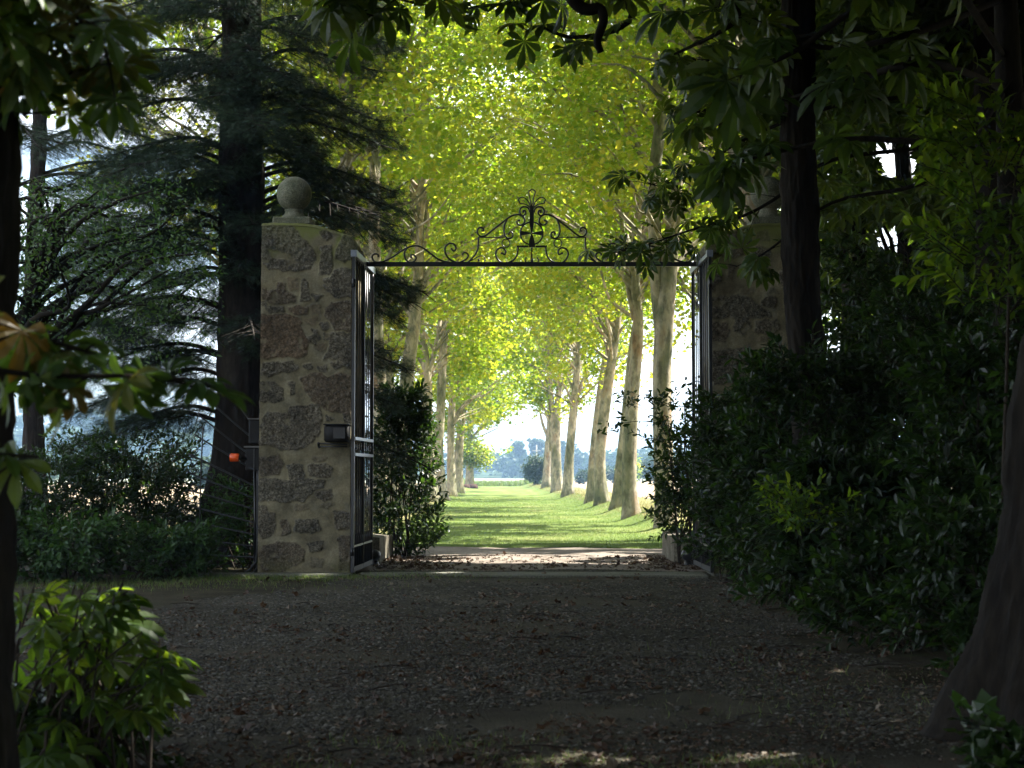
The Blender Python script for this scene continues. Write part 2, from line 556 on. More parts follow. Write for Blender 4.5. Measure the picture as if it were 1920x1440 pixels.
def masonry():
    m, nt, N, L = new_mat('rubble_masonry')
    a = N.new("ShaderNodeAttribute"); a.attribute_name = 'stone'
    t = N.new("ShaderNodeAttribute"); t.attribute_name = 'tint'
    ms = N.new("ShaderNodeAttribute"); ms.attribute_name = 'moss'
    sp = noise(nt, 34, 5, .75)
    stone = ramp(nt, sp, [(.34, (.022, .021, .016)), (.46, (.075, .071, .056)), (.56, (.15, .142, .112)), (.70, (.30, .285, .23))])
    red = ramp(nt, noise(nt, 30, 5, .75), [(.35, (.03, .022, .014)), (.5, (.12, .085, .055)), (.68, (.26, .19, .13))])
    s1 = N.new("ShaderNodeMixRGB"); L.new(t.outputs['Fac'], s1.inputs['Fac']); L.new(stone, s1.inputs['Color1']); L.new(red, s1.inputs['Color2'])
    blot = ramp(nt, noise(nt, 2.6, 4, .6), [(.35, (.62, .62, .62)), (.65, (1.25, 1.22, 1.15))])
    mort = ramp(nt, noise(nt, 3.2, 6, .6), [(.3, (.15, .132, .082)), (.5, (.21, .19, .125)), (.68, (.26, .245, .175))])
    mf = ramp(nt, noise(nt, 38, 4, .6), [(.3, (.8, .8, .8)), (.7, (1.15, 1.15, 1.15))])
    m0 = N.new("ShaderNodeMixRGB"); m0.blend_type = 'MULTIPLY'; m0.inputs['Fac'].default_value = 1
    L.new(mort, m0.inputs['Color1']); L.new(mf, m0.inputs['Color2'])
    m1 = N.new("ShaderNodeMixRGB"); L.new(a.outputs['Fac'], m1.inputs['Fac']); L.new(m0.outputs[0], m1.inputs['Color1']); L.new(s1.outputs[0], m1.inputs['Color2'])
    m2 = N.new("ShaderNodeMixRGB"); m2.blend_type = 'MULTIPLY'; m2.inputs['Fac'].default_value = 1
    L.new(m1.outputs[0], m2.inputs['Color1']); L.new(blot, m2.inputs['Color2'])
    m3 = N.new("ShaderNodeMixRGB"); m3.inputs['Color2'].default_value = (.17, .20, .05, 1)
    L.new(ms.outputs['Fac'], m3.inputs['Fac']); L.new(m2.outputs[0], m3.inputs['Color1'])
    p = N.new("ShaderNodeBsdfPrincipled"); p.inputs['Roughness'].default_value = .92; p.inputs['Specular IOR Level'].default_value = .15
    L.new(m3.outputs[0], p.inputs['Base Color'])
    b = N.new("ShaderNodeBump"); b.inputs['Strength'].default_value = .55; b.inputs['Distance'].default_value = .015
    L.new(noise(nt, 45, 4, .7), b.inputs['Height']); L.new(b.outputs[0], p.inputs['Normal'])
    o = N.new("ShaderNodeOutputMaterial"); L.new(p.outputs[0], o.inputs['Surface'])
    return m
M['masonry'] = masonry()
M['ball_stone'] = rock_mat('ball_stone', [(.3, (.075, .085, .05)), (.5, (.15, .155, .105)), (.7, (.22, .215, .16))], 4, .4, bscale=30, fine=50)
M['old_stone'] = rock_mat('old_stone', [(.3, (.09, .08, .055)), (.5, (.18, .16, .12)), (.7, (.26, .25, .18))], 3, .6, bscale=16, fine=30)
M['slab'] = rock_mat('slab', [(.3, (.09, .095, .07)), (.6, (.16, .16, .125))], 1.5, .4, bscale=25, fine=40)

def simple(name, c, rough=.5, metal=0.0, spec=.5, coat=0):
    m, nt, N, L = new_mat(name)
    p = N.new("ShaderNodeBsdfPrincipled")
    f = noise(nt, 14, 4, .6)
    cc = ramp(nt, f, [(.3, tuple(x * .75 for x in c)), (.7, tuple(x * 1.2 for x in c))])
    L.new(cc, p.inputs['Base Color'])
    p.inputs['Roughness'].default_value = rough; p.inputs['Metallic'].default_value = metal
    p.inputs['Specular IOR Level'].default_value = spec
    o = N.new("ShaderNodeOutputMaterial"); L.new(p.outputs[0], o.inputs['Surface'])
    return m
M['iron'] = simple('iron', (.012, .013, .015), .34, 0, .6)
M['iron_grey'] = simple('iron_grey', (.02, .022, .026), .3, 0.0, .6)  # a little lighter and glossier than the plain iron
M['rail_top'] = simple('rail_top', (.22, .25, .30), .3, 0.2, .8)  # pale blue base paints the sky's reflection onto the top rail
M['bar_iron'] = simple('bar_iron', (.045, .048, .054), .3, 0.0, .8)  # lighter base than the iron, the sheen on the bars put into the colour
M['box'] = simple('box', (.012, .012, .012), .6, 0, .25)
M['box_metal'] = simple('box_metal', (.09, .09, .085), .6)
M['cable'] = simple('cable', (.03, .03, .03), .6)
M['orange'] = simple('orange', (.85, .10, .01), .25, 0, .6)
M['pole'] = simple('pole', (.3, .29, .25), .8)

def ground_mat(name, stops, s1, fine_s, bump, bsc, extra=None, sc=None):
    m, nt, N, L = new_mat(name)
    c = ramp(nt, noise(nt, s1, 6, .6, sc=sc), stops)
    f2 = ramp(nt, noise(nt, fine_s, 4, .7), [(.3, (.55, .55, .55)), (.7, (1.4, 1.4, 1.4))])
    mm = N.new("ShaderNodeMixRGB"); mm.blend_type = 'MULTIPLY'; mm.inputs['Fac'].default_value = 1
    L.new(c, mm.inputs['Color1']); L.new(f2, mm.inputs['Color2'])
    c = mm.outputs[0]
    if extra:
        f3 = ramp(nt, noise(nt, extra[0], 5, .6), [(extra[1], (0, 0, 0)), (extra[1] + .12, (1, 1, 1))])
        m3 = N.new("ShaderNodeMixRGB"); L.new(f3, m3.inputs['Fac']); L.new(c, m3.inputs['Color1']); m3.inputs['Color2'].default_value = (*extra[2], 1)
        c = m3.outputs[0]
    p = N.new("ShaderNodeBsdfPrincipled"); p.inputs['Roughness'].default_value = .95; p.inputs['Specular IOR Level'].default_value = .1
    L.new(c, p.inputs['Base Color'])
    b = N.new("ShaderNodeBump"); b.inputs['Strength'].default_value = bump; b.inputs['Distance'].default_value = .03
    L.new(noise(nt, bsc, 5, .65), b.inputs['Height']); L.new(b.outputs[0], p.inputs['Normal'])
    o = N.new("ShaderNodeOutputMaterial"); L.new(p.outputs[0], o.inputs['Surface'])
    return m
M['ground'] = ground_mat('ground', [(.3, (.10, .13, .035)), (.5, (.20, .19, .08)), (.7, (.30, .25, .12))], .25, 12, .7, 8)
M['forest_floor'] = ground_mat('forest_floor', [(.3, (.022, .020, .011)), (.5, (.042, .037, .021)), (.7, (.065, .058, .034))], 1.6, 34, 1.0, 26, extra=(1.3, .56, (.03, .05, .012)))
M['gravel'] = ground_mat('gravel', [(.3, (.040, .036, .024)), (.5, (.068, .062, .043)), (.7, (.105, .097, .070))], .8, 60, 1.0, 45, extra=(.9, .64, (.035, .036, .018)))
M['lawn'] = ground_mat('lawn', [(.3, (.085, .135, .028)), (.5, (.12, .165, .04)), (.7, (.19, .20, .07))], .5, 14, .8, 20, sc=(1, .4, 1))
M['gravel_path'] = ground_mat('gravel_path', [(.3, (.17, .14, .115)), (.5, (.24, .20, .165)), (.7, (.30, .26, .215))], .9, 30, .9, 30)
M['wheat'] = ground_mat('wheat', [(.3, (.27, .20, .13)), (.7, (.36, .29, .19))], .05, 1.5, .3, 3)
M['white_field'] = ground_mat('white_field', [(.3, (.22, .24, .15)), (.7, (.34, .35, .27))], .06, .8, .3, 2, sc=(1, .2, 1))
M['hill'] = ground_mat('hill', [(.35, (.03, .055, .02)), (.6, (.05, .08, .03)), (.75, (.09, .11, .05))], .02, .12, .6, .3)
M['pebble'] = leaf_mat('pebble', [(.026, .025, .019), (.05, .048, .037), (.08, .077, .062), (.14, .135, .112)], [(0, 0, 0), (0, 0, 0)], trans=0.0, rough=.8, spec=.2)
M['soil'] = rock_mat('soil', [(.3, (.03, .015, .01)), (.7, (.08, .04, .03))], 2, .8)

# ------------------------------------------------------------------ ground sheets
def axis(parts):
    out = [parts[0][0]]
    for a, b, st in parts:
        n = max(1, int(round((b - a) / st)))
        out += [a + (b - a) * (i + 1) / n for i in range(n)]
    return np.array(out)
GX = axis([(-1600, -200, 100), (-200, -30, 17), (-30, -12, 1.5), (-12, 12, .25), (12, 30, 1.5), (30, 200, 17), (200, 1600, 100)])
GY = axis([(-60, 0, 4), (0, 60, .25), (60, 220, 1.0), (220, 400, 10), (400, 2400, 100)])

def sheet(name, sel, dz, mat, label=None):
    xs, ys = np.meshgrid(GX, GY)
    zs = ground_h(xs, ys) + dz
    V = np.stack([xs.ravel(), ys.ravel(), zs.ravel()], 1)
    nx, ny = len(GX), len(GY)
    i, j = np.meshgrid(np.arange(nx - 1), np.arange(ny - 1))
    i = i.ravel(); j = j.ravel()
    cx = (GX[i] + GX[i + 1]) / 2; cyy = (GY[j] + GY[j + 1]) / 2
    k = sel(cx, cyy)
    i, j = i[k], j[k]
    Fq = np.stack([j * nx + i, j * nx + i + 1, (j + 1) * nx + i + 1, (j + 1) * nx + i], 1)
    used, inv = np.unique(Fq.ravel(), return_inverse=True)
    o = np_mesh(name, V[used], inv.ravel(), np.full(len(Fq), 4), mat, None, True)
    return tag(o, kind='structure')

def rag(x, y, s=1.0, a=.5):
    return (fbm(x * s, y * s) - .5) * 2 * a

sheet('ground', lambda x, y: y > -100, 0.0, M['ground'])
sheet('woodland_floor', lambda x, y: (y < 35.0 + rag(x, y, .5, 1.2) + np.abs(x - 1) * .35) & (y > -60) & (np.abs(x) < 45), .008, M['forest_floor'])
def drive(x, y):
    l = np.where(y < 22, -3.0 - .02 * (22 - y) * 10, -2.9) + rag(x, y, .6, .6)
    r = 2.9 + rag(x + 9, y, .6, .6)
    a = (y < 26) & (x > l) & (x < r) & (y > 2)
    b = (y >= 26) & (y < 34.2 + rag(x, y, .35, .25)) & (x > -2.6 - (y - 26) * .5 + rag(x, y, .7, .5)) & (x < 3.2 + (y - 26) * .5)
    return a | b
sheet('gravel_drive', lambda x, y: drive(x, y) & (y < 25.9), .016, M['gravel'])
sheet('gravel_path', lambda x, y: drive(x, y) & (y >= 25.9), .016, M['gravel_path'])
def lawn_sel(x, y):
    e = x - lane_c(y)
    return (y > 34.0) & (y < 214) & (e > -3.6 + rag(x, y, .4, .5)) & (e < 4.0 + rag(x, y, .3, .8))
sheet('lawn', lawn_sel, .012, M['lawn'])
sheet('wheat_field', lambda x, y: (x > lane_c(y) + 6.5) & (y > 50) & (y < 420), .02, M['wheat'])
sheet('stubble_field', lambda x, y: (x < lane_c(y) - 7.0) & (y > 46) & (y < 300), .02, M['wheat'])
sheet('pale_field', lambda x, y: (y > 240) & (y < 600) & (x < 200) & ~((x > lane_c(y) + 6.5) & (y < 420)) & ~((x < lane_c(y) - 7.0) & (y < 300)), .03, M['white_field'])

# hill far off to the left
def hill():
    nx, ny = 90, 14
    V = []
    for j in range(ny):
        for i in range(nx):
            x = -700 + 1500 * i / (nx - 1); y = 620 + 500 * j / (ny - 1)
            v = math.sin(math.pi * min(1, j / 7.0) / 2)
            hgt = 30 * math.exp(-((x + 190) / 120.0) ** 2) + 2 + 1.5 * math.sin(x * .011) + 1 * math.sin(x * .037)
            V.append((x, y, -0.5 + v * hgt))
    Fq = []
    for j in range(ny - 1):
        for i in range(nx - 1):
            Fq.append((j * nx + i, j * nx + i + 1, (j + 1) * nx + i + 1, (j + 1) * nx + i))
    mb = MB(); mb.add(V, Fq)
    tag(mb.build('hill', M['hill'], None, True), kind='structure')
hill()

# ------------------------------------------------------------------ gate pillars
SC_A = (480, 400, 4.236); SC_B = (480, 740, 4.114)
ST_A = [
 [(42,100),(290,105),(330,180),(400,240),(450,290),(460,370),(430,435),(330,445),(190,440),(95,430),(60,370),(42,300)],
 [(505,150),(540,130),(600,180),(560,215),(530,200)], [(515,270),(580,265),(590,340),(595,420),(575,470),(510,470),(520,380)],
 [(720,175),(800,190),(800,340),(700,380),(635,350),(640,280)], [(550,530),(610,520),(620,460),(700,450),(800,470),(800,660),(620,650),(560,590)],
 [(265,520),(320,530),(330,590),(280,590)], [(375,540),(405,560),(425,680),(360,690),(365,600)],
 [(60,610),(160,630),(175,560),(230,560),(235,620),(305,660),(300,700),(140,710),(60,690)], [(450,650),(520,660),(480,685)],
 [(50,720),(120,750),(225,750),(225,775),(110,780)], [(270,755),(405,750),(405,780),(320,785)], [(440,740),(500,735),(500,800),(445,790)],
 [(550,760),(600,710),(800,715),(800,920),(640,930),(600,850),(555,800)],
 [(42,815),(300,810),(350,840),(350,930),(410,1000),(405,1110),(380,1130),(42,1140)], [(395,850),(480,830),(470,880),(410,870)],
 [(525,880),(565,862),(572,905),(540,922)], [(455,925),(490,935),(498,995)], [(400,990),(460,980),(472,1042)], [(470,1065),(550,1045),(555,1080),(500,1100)],
 [(550,960),(800,955),(800,1215),(640,1220),(590,1180),(540,1160),(595,1100),(595,1000),(550,990)],
 [(70,1195),(300,1190),(325,1240),(100,1290),(60,1270)], [(380,1215),(432,1200),(430,1235)], [(490,1220),(545,1215),(540,1255),(500,1250)],
 [(360,1320),(420,1290),(510,1285),(560,1310),(640,1280),(800,1300),(800,1580),(600,1570),(480,1500),(390,1390)],
 [(40,1350),(140,1340),(200,1400),(210,1480),(40,1490)], [(275,1350),(300,1350),(305,1430),(275,1430)]]
RED_A = {5: .8, 7: .4, 11: .8, 13: .75, 14: .7, 18: .9, 23: .5, 10: .6, 12: .35}
FAINT_A = {5: .5, 11: .5, 14: .5, 18: .5}
ST_B = [
 [(90,150),(250,150),(280,95),(370,90),(480,85),(495,150),(490,290),(440,350),(340,410),(210,410),(110,380),(50,380),(45,280)],
 [(540,90),(600,92),(570,122)], [(540,168),(582,200),(540,207)], [(660,90),(800,80),(800,220),(680,210)],
 [(40,490),(180,475),(205,550),(180,610),(40,625)], [(250,550),(340,540),(360,580),(355,640),(265,640)],
 [(410,550),(530,540),(590,575),(570,630),(430,625)], [(440,485),(540,475),(520,500),(460,505)],
 [(32,665),(530,665),(520,700),(430,740),(370,815),(32,815)], [(470,760),(560,740),(575,790),(520,820),(470,790)],
 [(310,860),(390,850),(390,880),(320,885)], [(500,850),(590,850),(540,880)],
 [(32,865),(75,870),(90,920),(150,930),(130,1080),(60,1100),(32,1050)], [(205,980),(240,970),(260,1060),(210,1070)],
 [(305,980),(480,970),(495,1040),(420,1060),(310,1050)], [(600,910),(700,920),(800,930),(800,1030),(620,1040)],
 [(60,1180),(180,1140),(310,1140),(360,1200),(360,1280),(230,1350),(80,1350),(40,1260)], [(400,1150),(520,1140),(530,1190),(430,1200)],
 [(430,1270),(510,1270),(500,1330),(440,1310)], [(640,1110),(800,1080),(800,1350),(640,1340)]]
PX0, PX1, PY0, PDEP = -3.767, -2.322, 25.0, 1.6
STONES = []
for k, pl in enumerate(ST_A):
    q = [W(SC_A[0] + u / SC_A[2], SC_A[1] + v / SC_A[2], 25.0) for u, v in pl]
    STONES.append(([(a[0] - PX0, a[2]) for a in q], RED_A.get(k, .1), FAINT_A.get(k, 1.0)))
for k, pl in enumerate(ST_B):
    q = [W(SC_B[0] + u / SC_B[2], SC_B[1] + v / SC_B[2], 25.0) for u, v in pl]
    STONES.append(([(a[0] - PX0, a[2]) for a in q], [.15, .3, .05][k % 3], 1.0 if k not in (7, 10, 11, 18) else .6))
HOLE = [(W(SC_A[0] + u / SC_A[2], SC_A[1] + v / SC_A[2], 25.0)) for u, v in [(105, 285), (180, 290), (262, 325), (268, 372), (200, 375), (130, 350)]]
HOLE = [(a[0] - PX0, a[2]) for a in HOLE]

def poly_sd(x, y, poly):
    """signed distance, positive inside"""
    d = np.full(x.shape, 1e9); inside = np.zeros(x.shape, bool)
    n = len(poly)
    for i in range(n):
        x1, y1 = poly[i]; x2, y2 = poly[(i + 1) % n]
        ex, ey = x2 - x1, y2 - y1
        t = np.clip(((x - x1) * ex + (y - y1) * ey) / (ex * ex + ey * ey + 1e-12), 0, 1)
        d = np.minimum(d, (x - x1 - t * ex) ** 2 + (y - y1 - t * ey) ** 2)
        c = ((y1 > y) != (y2 > y)) & (x < ex * (y - y1) / (ey + 1e-12) + x1)
        inside ^= c
    d = np.sqrt(d)
    return np.where(inside, d, -d)

TOPZ = W(560, 419, 25.0)[2]
PW = PX1 - PX0
def top_z(u):
    """coping height across the pillar, u from the outer edge"""
    t = np.clip((u - .62) / (PW - .62), 0, 1.3)
    return TOPZ - .24 * t ** 1.25 - .10 * sstep(.93, 1.0, u / PW)

NOTCH = .092
def notch(z):
    return NOTCH * (1 - sstep(4.80, 4.815, z))

def pillar_face(u, z, variant):
    """mask, tint, moss for a face; variant 0 is the face the photo shows"""
    uu, zz = u, z
    if variant == 1: uu, zz = PW - u, z + .0
    if variant == 2: uu, zz = u * 1.0, (TOPZ - z)
    if variant == 3: uu, zz = PW - u, (TOPZ - z)
    nx = (fbm(uu * 9 + variant * 7, zz * 9, 4) - .5) * .085
    ny = (fbm(uu * 9 + 50, zz * 9 + variant * 5, 4) - .5) * .085
    ux, zx = uu + nx, zz + ny
    mask = np.zeros(u.shape); tint = np.zeros(u.shape)
    for poly, red, fa in STONES:
        a = np.array(poly)
        lo, hi = a.min(0) - .1, a.max(0) + .1
        sel = (uu > lo[0]) & (uu < hi[0]) & (zz > lo[1]) & (zz < hi[1])
        if not sel.any(): continue
        sd = poly_sd(ux[sel], zx[sel], poly)
        mk = sstep(-.030, -.016, sd) * fa
        cur = mask[sel]
        better = mk > cur
        cur = np.where(better, mk, cur); mask[sel] = cur
        tt = tint[sel]; tt = np.where(better, red, tt); tint[sel] = tt
    sd = poly_sd(ux, zx, HOLE)
    mask = mask * (1 - sstep(-.01, .02, sd))
    # plaster smears over part of the stones
    sm = fbm(uu * 5 + 90, zz * 5 + 11 * variant, 4)
    mask = mask * (1 - .7 * sstep(.71, .77, sm))
    moss = np.clip(1.15 - (top_z(u) - z) / .55, 0, 1) * (1 - mask * .8) * sstep(.3, .55, fbm(u * 3 + 3, z * 3)) * .8
    moss = moss + .25 * np.clip(1 - z / .3, 0, 1) * (fbm(u * 4, z * 4) > .5)
    return mask, tint, moss

def grid_wall(fn_xyz, nu, nv, variant, width, off):
    """one wall of a pillar as a displaced grid"""
    uu, tt = np.meshgrid(np.linspace(0, width, nu), np.linspace(0, 1, nv))
    return uu, tt

def pillar(ox, mirror, label, variants, step):
    """ox: x of the outer front corner; mirror=-1 puts the low side of the coping to the left"""
    base = empty('gate_pillar', (ox + mirror * PW / 2, PY0 + PDEP / 2, 0), label, 'pillar', 'stone pillars of the gateway')
    Vs = []; Fl = []; A = {'stone': [], 'tint': [], 'moss': []}; nbase = 0; nf = 0
    def add(u, z, P, normal, variant):
        nonlocal nbase, nf
        mask, tint, moss = pillar_face(u, z, variant)
        rough = (fbm(u * 22, z * 22, 3) - .5)
        disp = mask * (.012 + .034 * rough) + (1 - mask) * .004 * rough
        edge = np.minimum(np.minimum(u, PW - u), .06) / .06
        disp = disp * np.clip(edge, .1, 1)
        P = P + disp[..., None] * np.array(normal)
        nv, nu = u.shape
        Vs.append(P.reshape(-1, 3))
        i, j = np.meshgrid(np.arange(nu - 1), np.arange(nv - 1))
        i = i.ravel(); j = j.ravel()
        q = np.stack([j * nu + i, j * nu + i + 1, (j + 1) * nu + i + 1, (j + 1) * nu + i], 1)
        flip = (normal[1] < 0) != (mirror > 0)
        if normal[0] != 0: flip = not flip
        Fl.append((q[:, ::-1] if flip else q) + nbase)
        for kk, a in zip(('stone', 'tint', 'moss'), (mask, tint, moss)):
            A[kk].append(a.ravel())
        nbase += u.size; nf += len(q)
    bat = .02
    for side, var in zip(('front', 'back', 'inner', 'outer'), variants):
        fine = step if side == 'front' else .03
        w = PW if side in ('front', 'back') else PDEP
        uu, tt = np.meshgrid(np.linspace(0, w, int(w / fine)), np.linspace(0, 1, int(5.3 / fine)))
        if side == 'front':
            z = tt * top_z(uu); lean = bat * (1 - tt)
            P = np.stack([ox + mirror * np.minimum(uu + (uu / PW - .5) * 2 * lean, PW - notch(z)), PY0 - lean, z], -1); nrm = (0, -1, 0); u = uu
        elif side == 'back':
            z = tt * top_z(uu); P = np.stack([ox + mirror * np.minimum(uu, PW - notch(z)), np.full_like(uu, PY0 + PDEP), z], -1); nrm = (0, 1, 0); u = uu
        elif side == 'inner':
            z = tt * top_z(np.full_like(uu, PW)); u = uu * PW / PDEP
            P = np.stack([ox + mirror * (PW - notch(z)), PY0 + uu, z], -1); nrm = (mirror, 0, 0)
        else:
            z = tt * top_z(np.zeros_like(uu)); u = uu * PW / PDEP
            P = np.stack([ox - mirror * bat * (1 - tt), PY0 + uu, z], -1); nrm = (-mirror, 0, 0)
        add(u, z, P, nrm, var)
    # curved mortar coping on top
    uu, vv = np.meshgrid(np.linspace(-.01, PW + .01, 60), np.linspace(-.02, PDEP + .01, 30))
    zc = top_z(np.clip(uu, 0, PW)) + .018 * np.sin(np.clip((vv + .02) / (PDEP + .03), 0, 1) * math.pi) + .012 + (fbm(uu * 6, vv * 6) - .5) * .03
    edge = (vv < -.015) | (uu < 0) | (uu > PW)
    zc = np.where(edge, zc - .04, zc)
    P = np.stack([ox + mirror * uu, PY0 + vv, zc], -1)
    nv, nu = uu.shape
    Vs.append(P.reshape(-1, 3))
    i, j = np.meshgrid(np.arange(nu - 1), np.arange(nv - 1)); i = i.ravel(); j = j.ravel()
    Fl.append(np.stack([j * nu + i, j * nu + i + 1, (j + 1) * nu + i + 1, (j + 1) * nu + i], 1) + nbase)
    A['stone'].append(np.zeros(uu.size)); A['tint'].append(np.zeros(uu.size)); A['moss'].append(.3 + .5 * fbm(uu * 3, vv * 3).ravel())
    FF = np.concatenate(Fl)
    np_mesh('shaft', np.concatenate(Vs), FF.ravel(), np.full(len(FF), 4), M['masonry'], base, True, {k: np.concatenate(a) for k, a in A.items()})
    # plinth, neck and ball
    cx = ox + mirror * .43; cyy = PY0 + .42
    mb = MB(); mb.box(cx - .29, cx + .29, cyy - .3, cyy + .3, TOPZ + .005, TOPZ + .125, .02); pl = mb.build('plinth', M['ball_stone'], base)
    r = .268; zc0 = TOPZ + .515
    prof = [(.20, TOPZ + .126), (.205, TOPZ + .15), (.15, TOPZ + .20), (.135, TOPZ + .24), (.15, TOPZ + .27)]
    mb = MB(); mb.lathe(cx, cyy, prof); mb.build('neck', M['ball_stone'], base, True)
    prof = []
    for k in range(2, 25):
        a = math.pi * k / 25
        rr = r * math.sin(a) ; prof.append((max(rr, .01), zc0 - r * math.cos(a)))
    mb = MB(); mb.lathe(cx, cyy, prof, 40)
    bv = mb.V[0]; cc_ = np.array([cx, cyy, zc0]); nn = (fbm(np.arctan2(bv[:, 1] - cyy, bv[:, 0] - cx) * 2.2 + 9, bv[:, 2] * 9, 4) - .5)
    mb.V[0] = bv + (bv - cc_) * (nn[:, None] * .045)
    mb.build('ball_finial', M['ball_stone'], base, True)
    mb = MB(); mb.box(min(ox, ox + mirror * PW) - (.06 if mirror > 0 else -.08), max(ox, ox + mirror * PW) + (.05 if mirror < 0 else -.08), PY0 - .09, PY0 + PDEP + .05, -.1, .035, .012)
    mb.build('footing', M['slab'], base)
    return base

pillar(PX0, 1, 'rubble stone gate pillar with ball finial and black letter box, left of the opening', (0, 1, 2, 3), .0125)
GC = 997.0
PXR = W(2 * 997.5 - 488, 900, 25.0)[0]
pillar(PXR, -1, 'shaded stone gate pillar half hidden by a dark tree trunk, right of the opening', (3, 0, 1, 2), .02)

# ------------------------------------------------------------------ overthrow above the gate
OY = 26.0
arch = empty('gate_overthrow', (W(997, 500, OY)[0], OY, W(997, 500, OY)[2]), 'black wrought iron overthrow of scrolls with a cross in a ring spanning the two pillars', 'ironwork')
pL = W(668, 495.5, OY); pR = W(1326, 495.5, OY)
mb = MB(); mb.box(PX1 - .10, PXR - PW + .10, OY - .02, OY + .02, pL[2] - .035, pL[2] + .035, .004); mb.build('beam', M['iron'], arch)
def zc(path, which):
    if which == 'A': return [(680 + u / 6.0, 330 + v / 6.0) for u, v in path]
    return [(860 + u / 6.857, 340 + v / 6.857) for u, v in path]
def scroll(name, path, which, r=.0148, close=False, eye=True, both=True, seg=6):
    pts = zc(path, which)
    for m in ((1, -1) if both else (1,)):
        q = [(x if m == 1 else 2 * 997.3 - x, y) for x, y in pts]
        wp = [W(x, y, OY) for x, y in q]
        if close: wp = wp + [wp[0]]
        sp = smooth_path(wp, seg)
        rr = np.full(len(sp), r)
        mb = MB(); mb.tube(sp, rr, 6)
        if eye:
            e = wp[-1]
            rs = .02
            mb.tube([(e[0], OY - .012, e[2]), (e[0], OY, e[2]), (e[0], OY + .012, e[2])], [rs * .7, rs, rs * .7], 10)
        mb.build(name, M['iron'], arch, True)
scroll('scroll', [(980,978),(860,940),(760,870),(670,805),(600,785),(520,800),(440,842),(330,915),(220,965),(140,965),(110,930),(110,895),(140,875),(170,882),(178,900)], 'A')
scroll('scroll', [(500,810),(472,860),(480,930),(530,972),(580,960),(600,920),(575,888),(545,890),(545,912)], 'A')
scroll('scroll', [(1125,895),(1128,870),(1160,862),(1187,890),(1170,930),(1110,965),(1050,972),(970,930),(932,870),(928,805),(970,762),(1025,765),(1050,810),(1028,845),(1000,820)], 'A')
scroll('scroll', [(1180,975),(1250,905),(1293,830),(1302,760),(1302,692)], 'A', eye=False)
scroll('scroll', [(1170,978),(1260,930),(1320,900),(1365,910),(1377,950),(1350,982),(1315,975),(1305,945)], 'A', r=.009)
scroll('rail', [(1296,690),(1450,690),(1600,690)], 'A', r=.010, eye=False)
scroll('scroll', [(1335,615),(1358,618),(1355,590),(1325,578),(1295,600),(1293,645),(1330,680),(1385,668),(1470,602),(1560,532),(1640,470),(1700,440),(1765,436),(1812,468),(1820,520),(1785,552),(1745,540),(1735,512),(1760,500)], 'A')
scroll('scroll', [(1625,485),(1597,550),(1590,630),(1612,688),(1650,702),(1685,682),(1687,645),(1660,628),(1645,650)], 'A')
ring = [(1612 + 45 * math.cos(a), 755 + 45 * math.sin(a)) for a in np.linspace(0, 2 * math.pi, 13)[:-1]]
scroll('ring', ring, 'A', close=True, eye=False, r=.009)
scroll('scroll', [(1750,800),(1735,890),(1690,950),(1610,982),(1540,960),(1500,900),(1500,850),(1530,815),(1572,808),(1607,840),(1600,882),(1565,868)], 'A')
scroll('scroll', [(940,990),(925,1045),(895,1058),(862,1035),(855,1005),(875,980)], 'B', eye=False, r=.010)
scroll('scroll', [(915,400),(898,350),(860,328),(810,335),(785,380),(800,430),(835,440),(860,410),(852,378),(828,378),(830,392)], 'B')
scroll('leaf_loop', [(925,330),(895,260),(850,215),(805,205),(770,230),(765,245),(785,256),(780,275),(800,285),(860,295),(910,330),(930,365)], 'B', eye=False, r=.010)
scroll('leaf_loop', [(932,300),(915,215),(903,155),(905,128),(925,112),(943,98),(962,112),(985,130),(980,155),(962,215),(952,300)], 'B', eye=False, r=.010, both=False)
ring = [(938 + 145 * math.cos(a), 668 + 145 * math.sin(a)) for a in np.linspace(0, 2 * math.pi, 25)[:-1]]
scroll('ring', ring, 'B', close=True, eye=False, r=.013, both=False)
def plate(name, poly, th=.012):
    q = [W(x, y, OY) for x, y in zc(poly, 'B')]
    mb = MB(); mb.prism([(a[0], a[2]) for a in q], OY - th, OY + th); mb.build(name, M['iron'], arch)
c0 = (938, 668)
plate('cross_arm', [(935, 662), (795, 635), (789, 668), (795, 700), (935, 675)])
plate('cross_arm', [(941, 675), (1083, 700), (1088, 668), (1083, 638), (941, 662)])
plate('cross_arm', [(930, 664), (946, 664), (968, 530), (965, 400), (958, 330), (935, 290), (922, 330), (915, 400), (908, 530)], .0135)
plate('cross_arm', [(930, 673), (946, 673), (975, 770), (985, 850), (900, 850), (905, 770)], .0135)
plate('cross_foot', [(745, 826), (898, 826), (898, 851), (745, 851)])
plate('cross_foot', [(988, 826), (1135, 826), (1135, 851), (988, 851)])
plate('stem', [(930, 853), (950, 853), (948, 1062), (932, 1062)], .010)

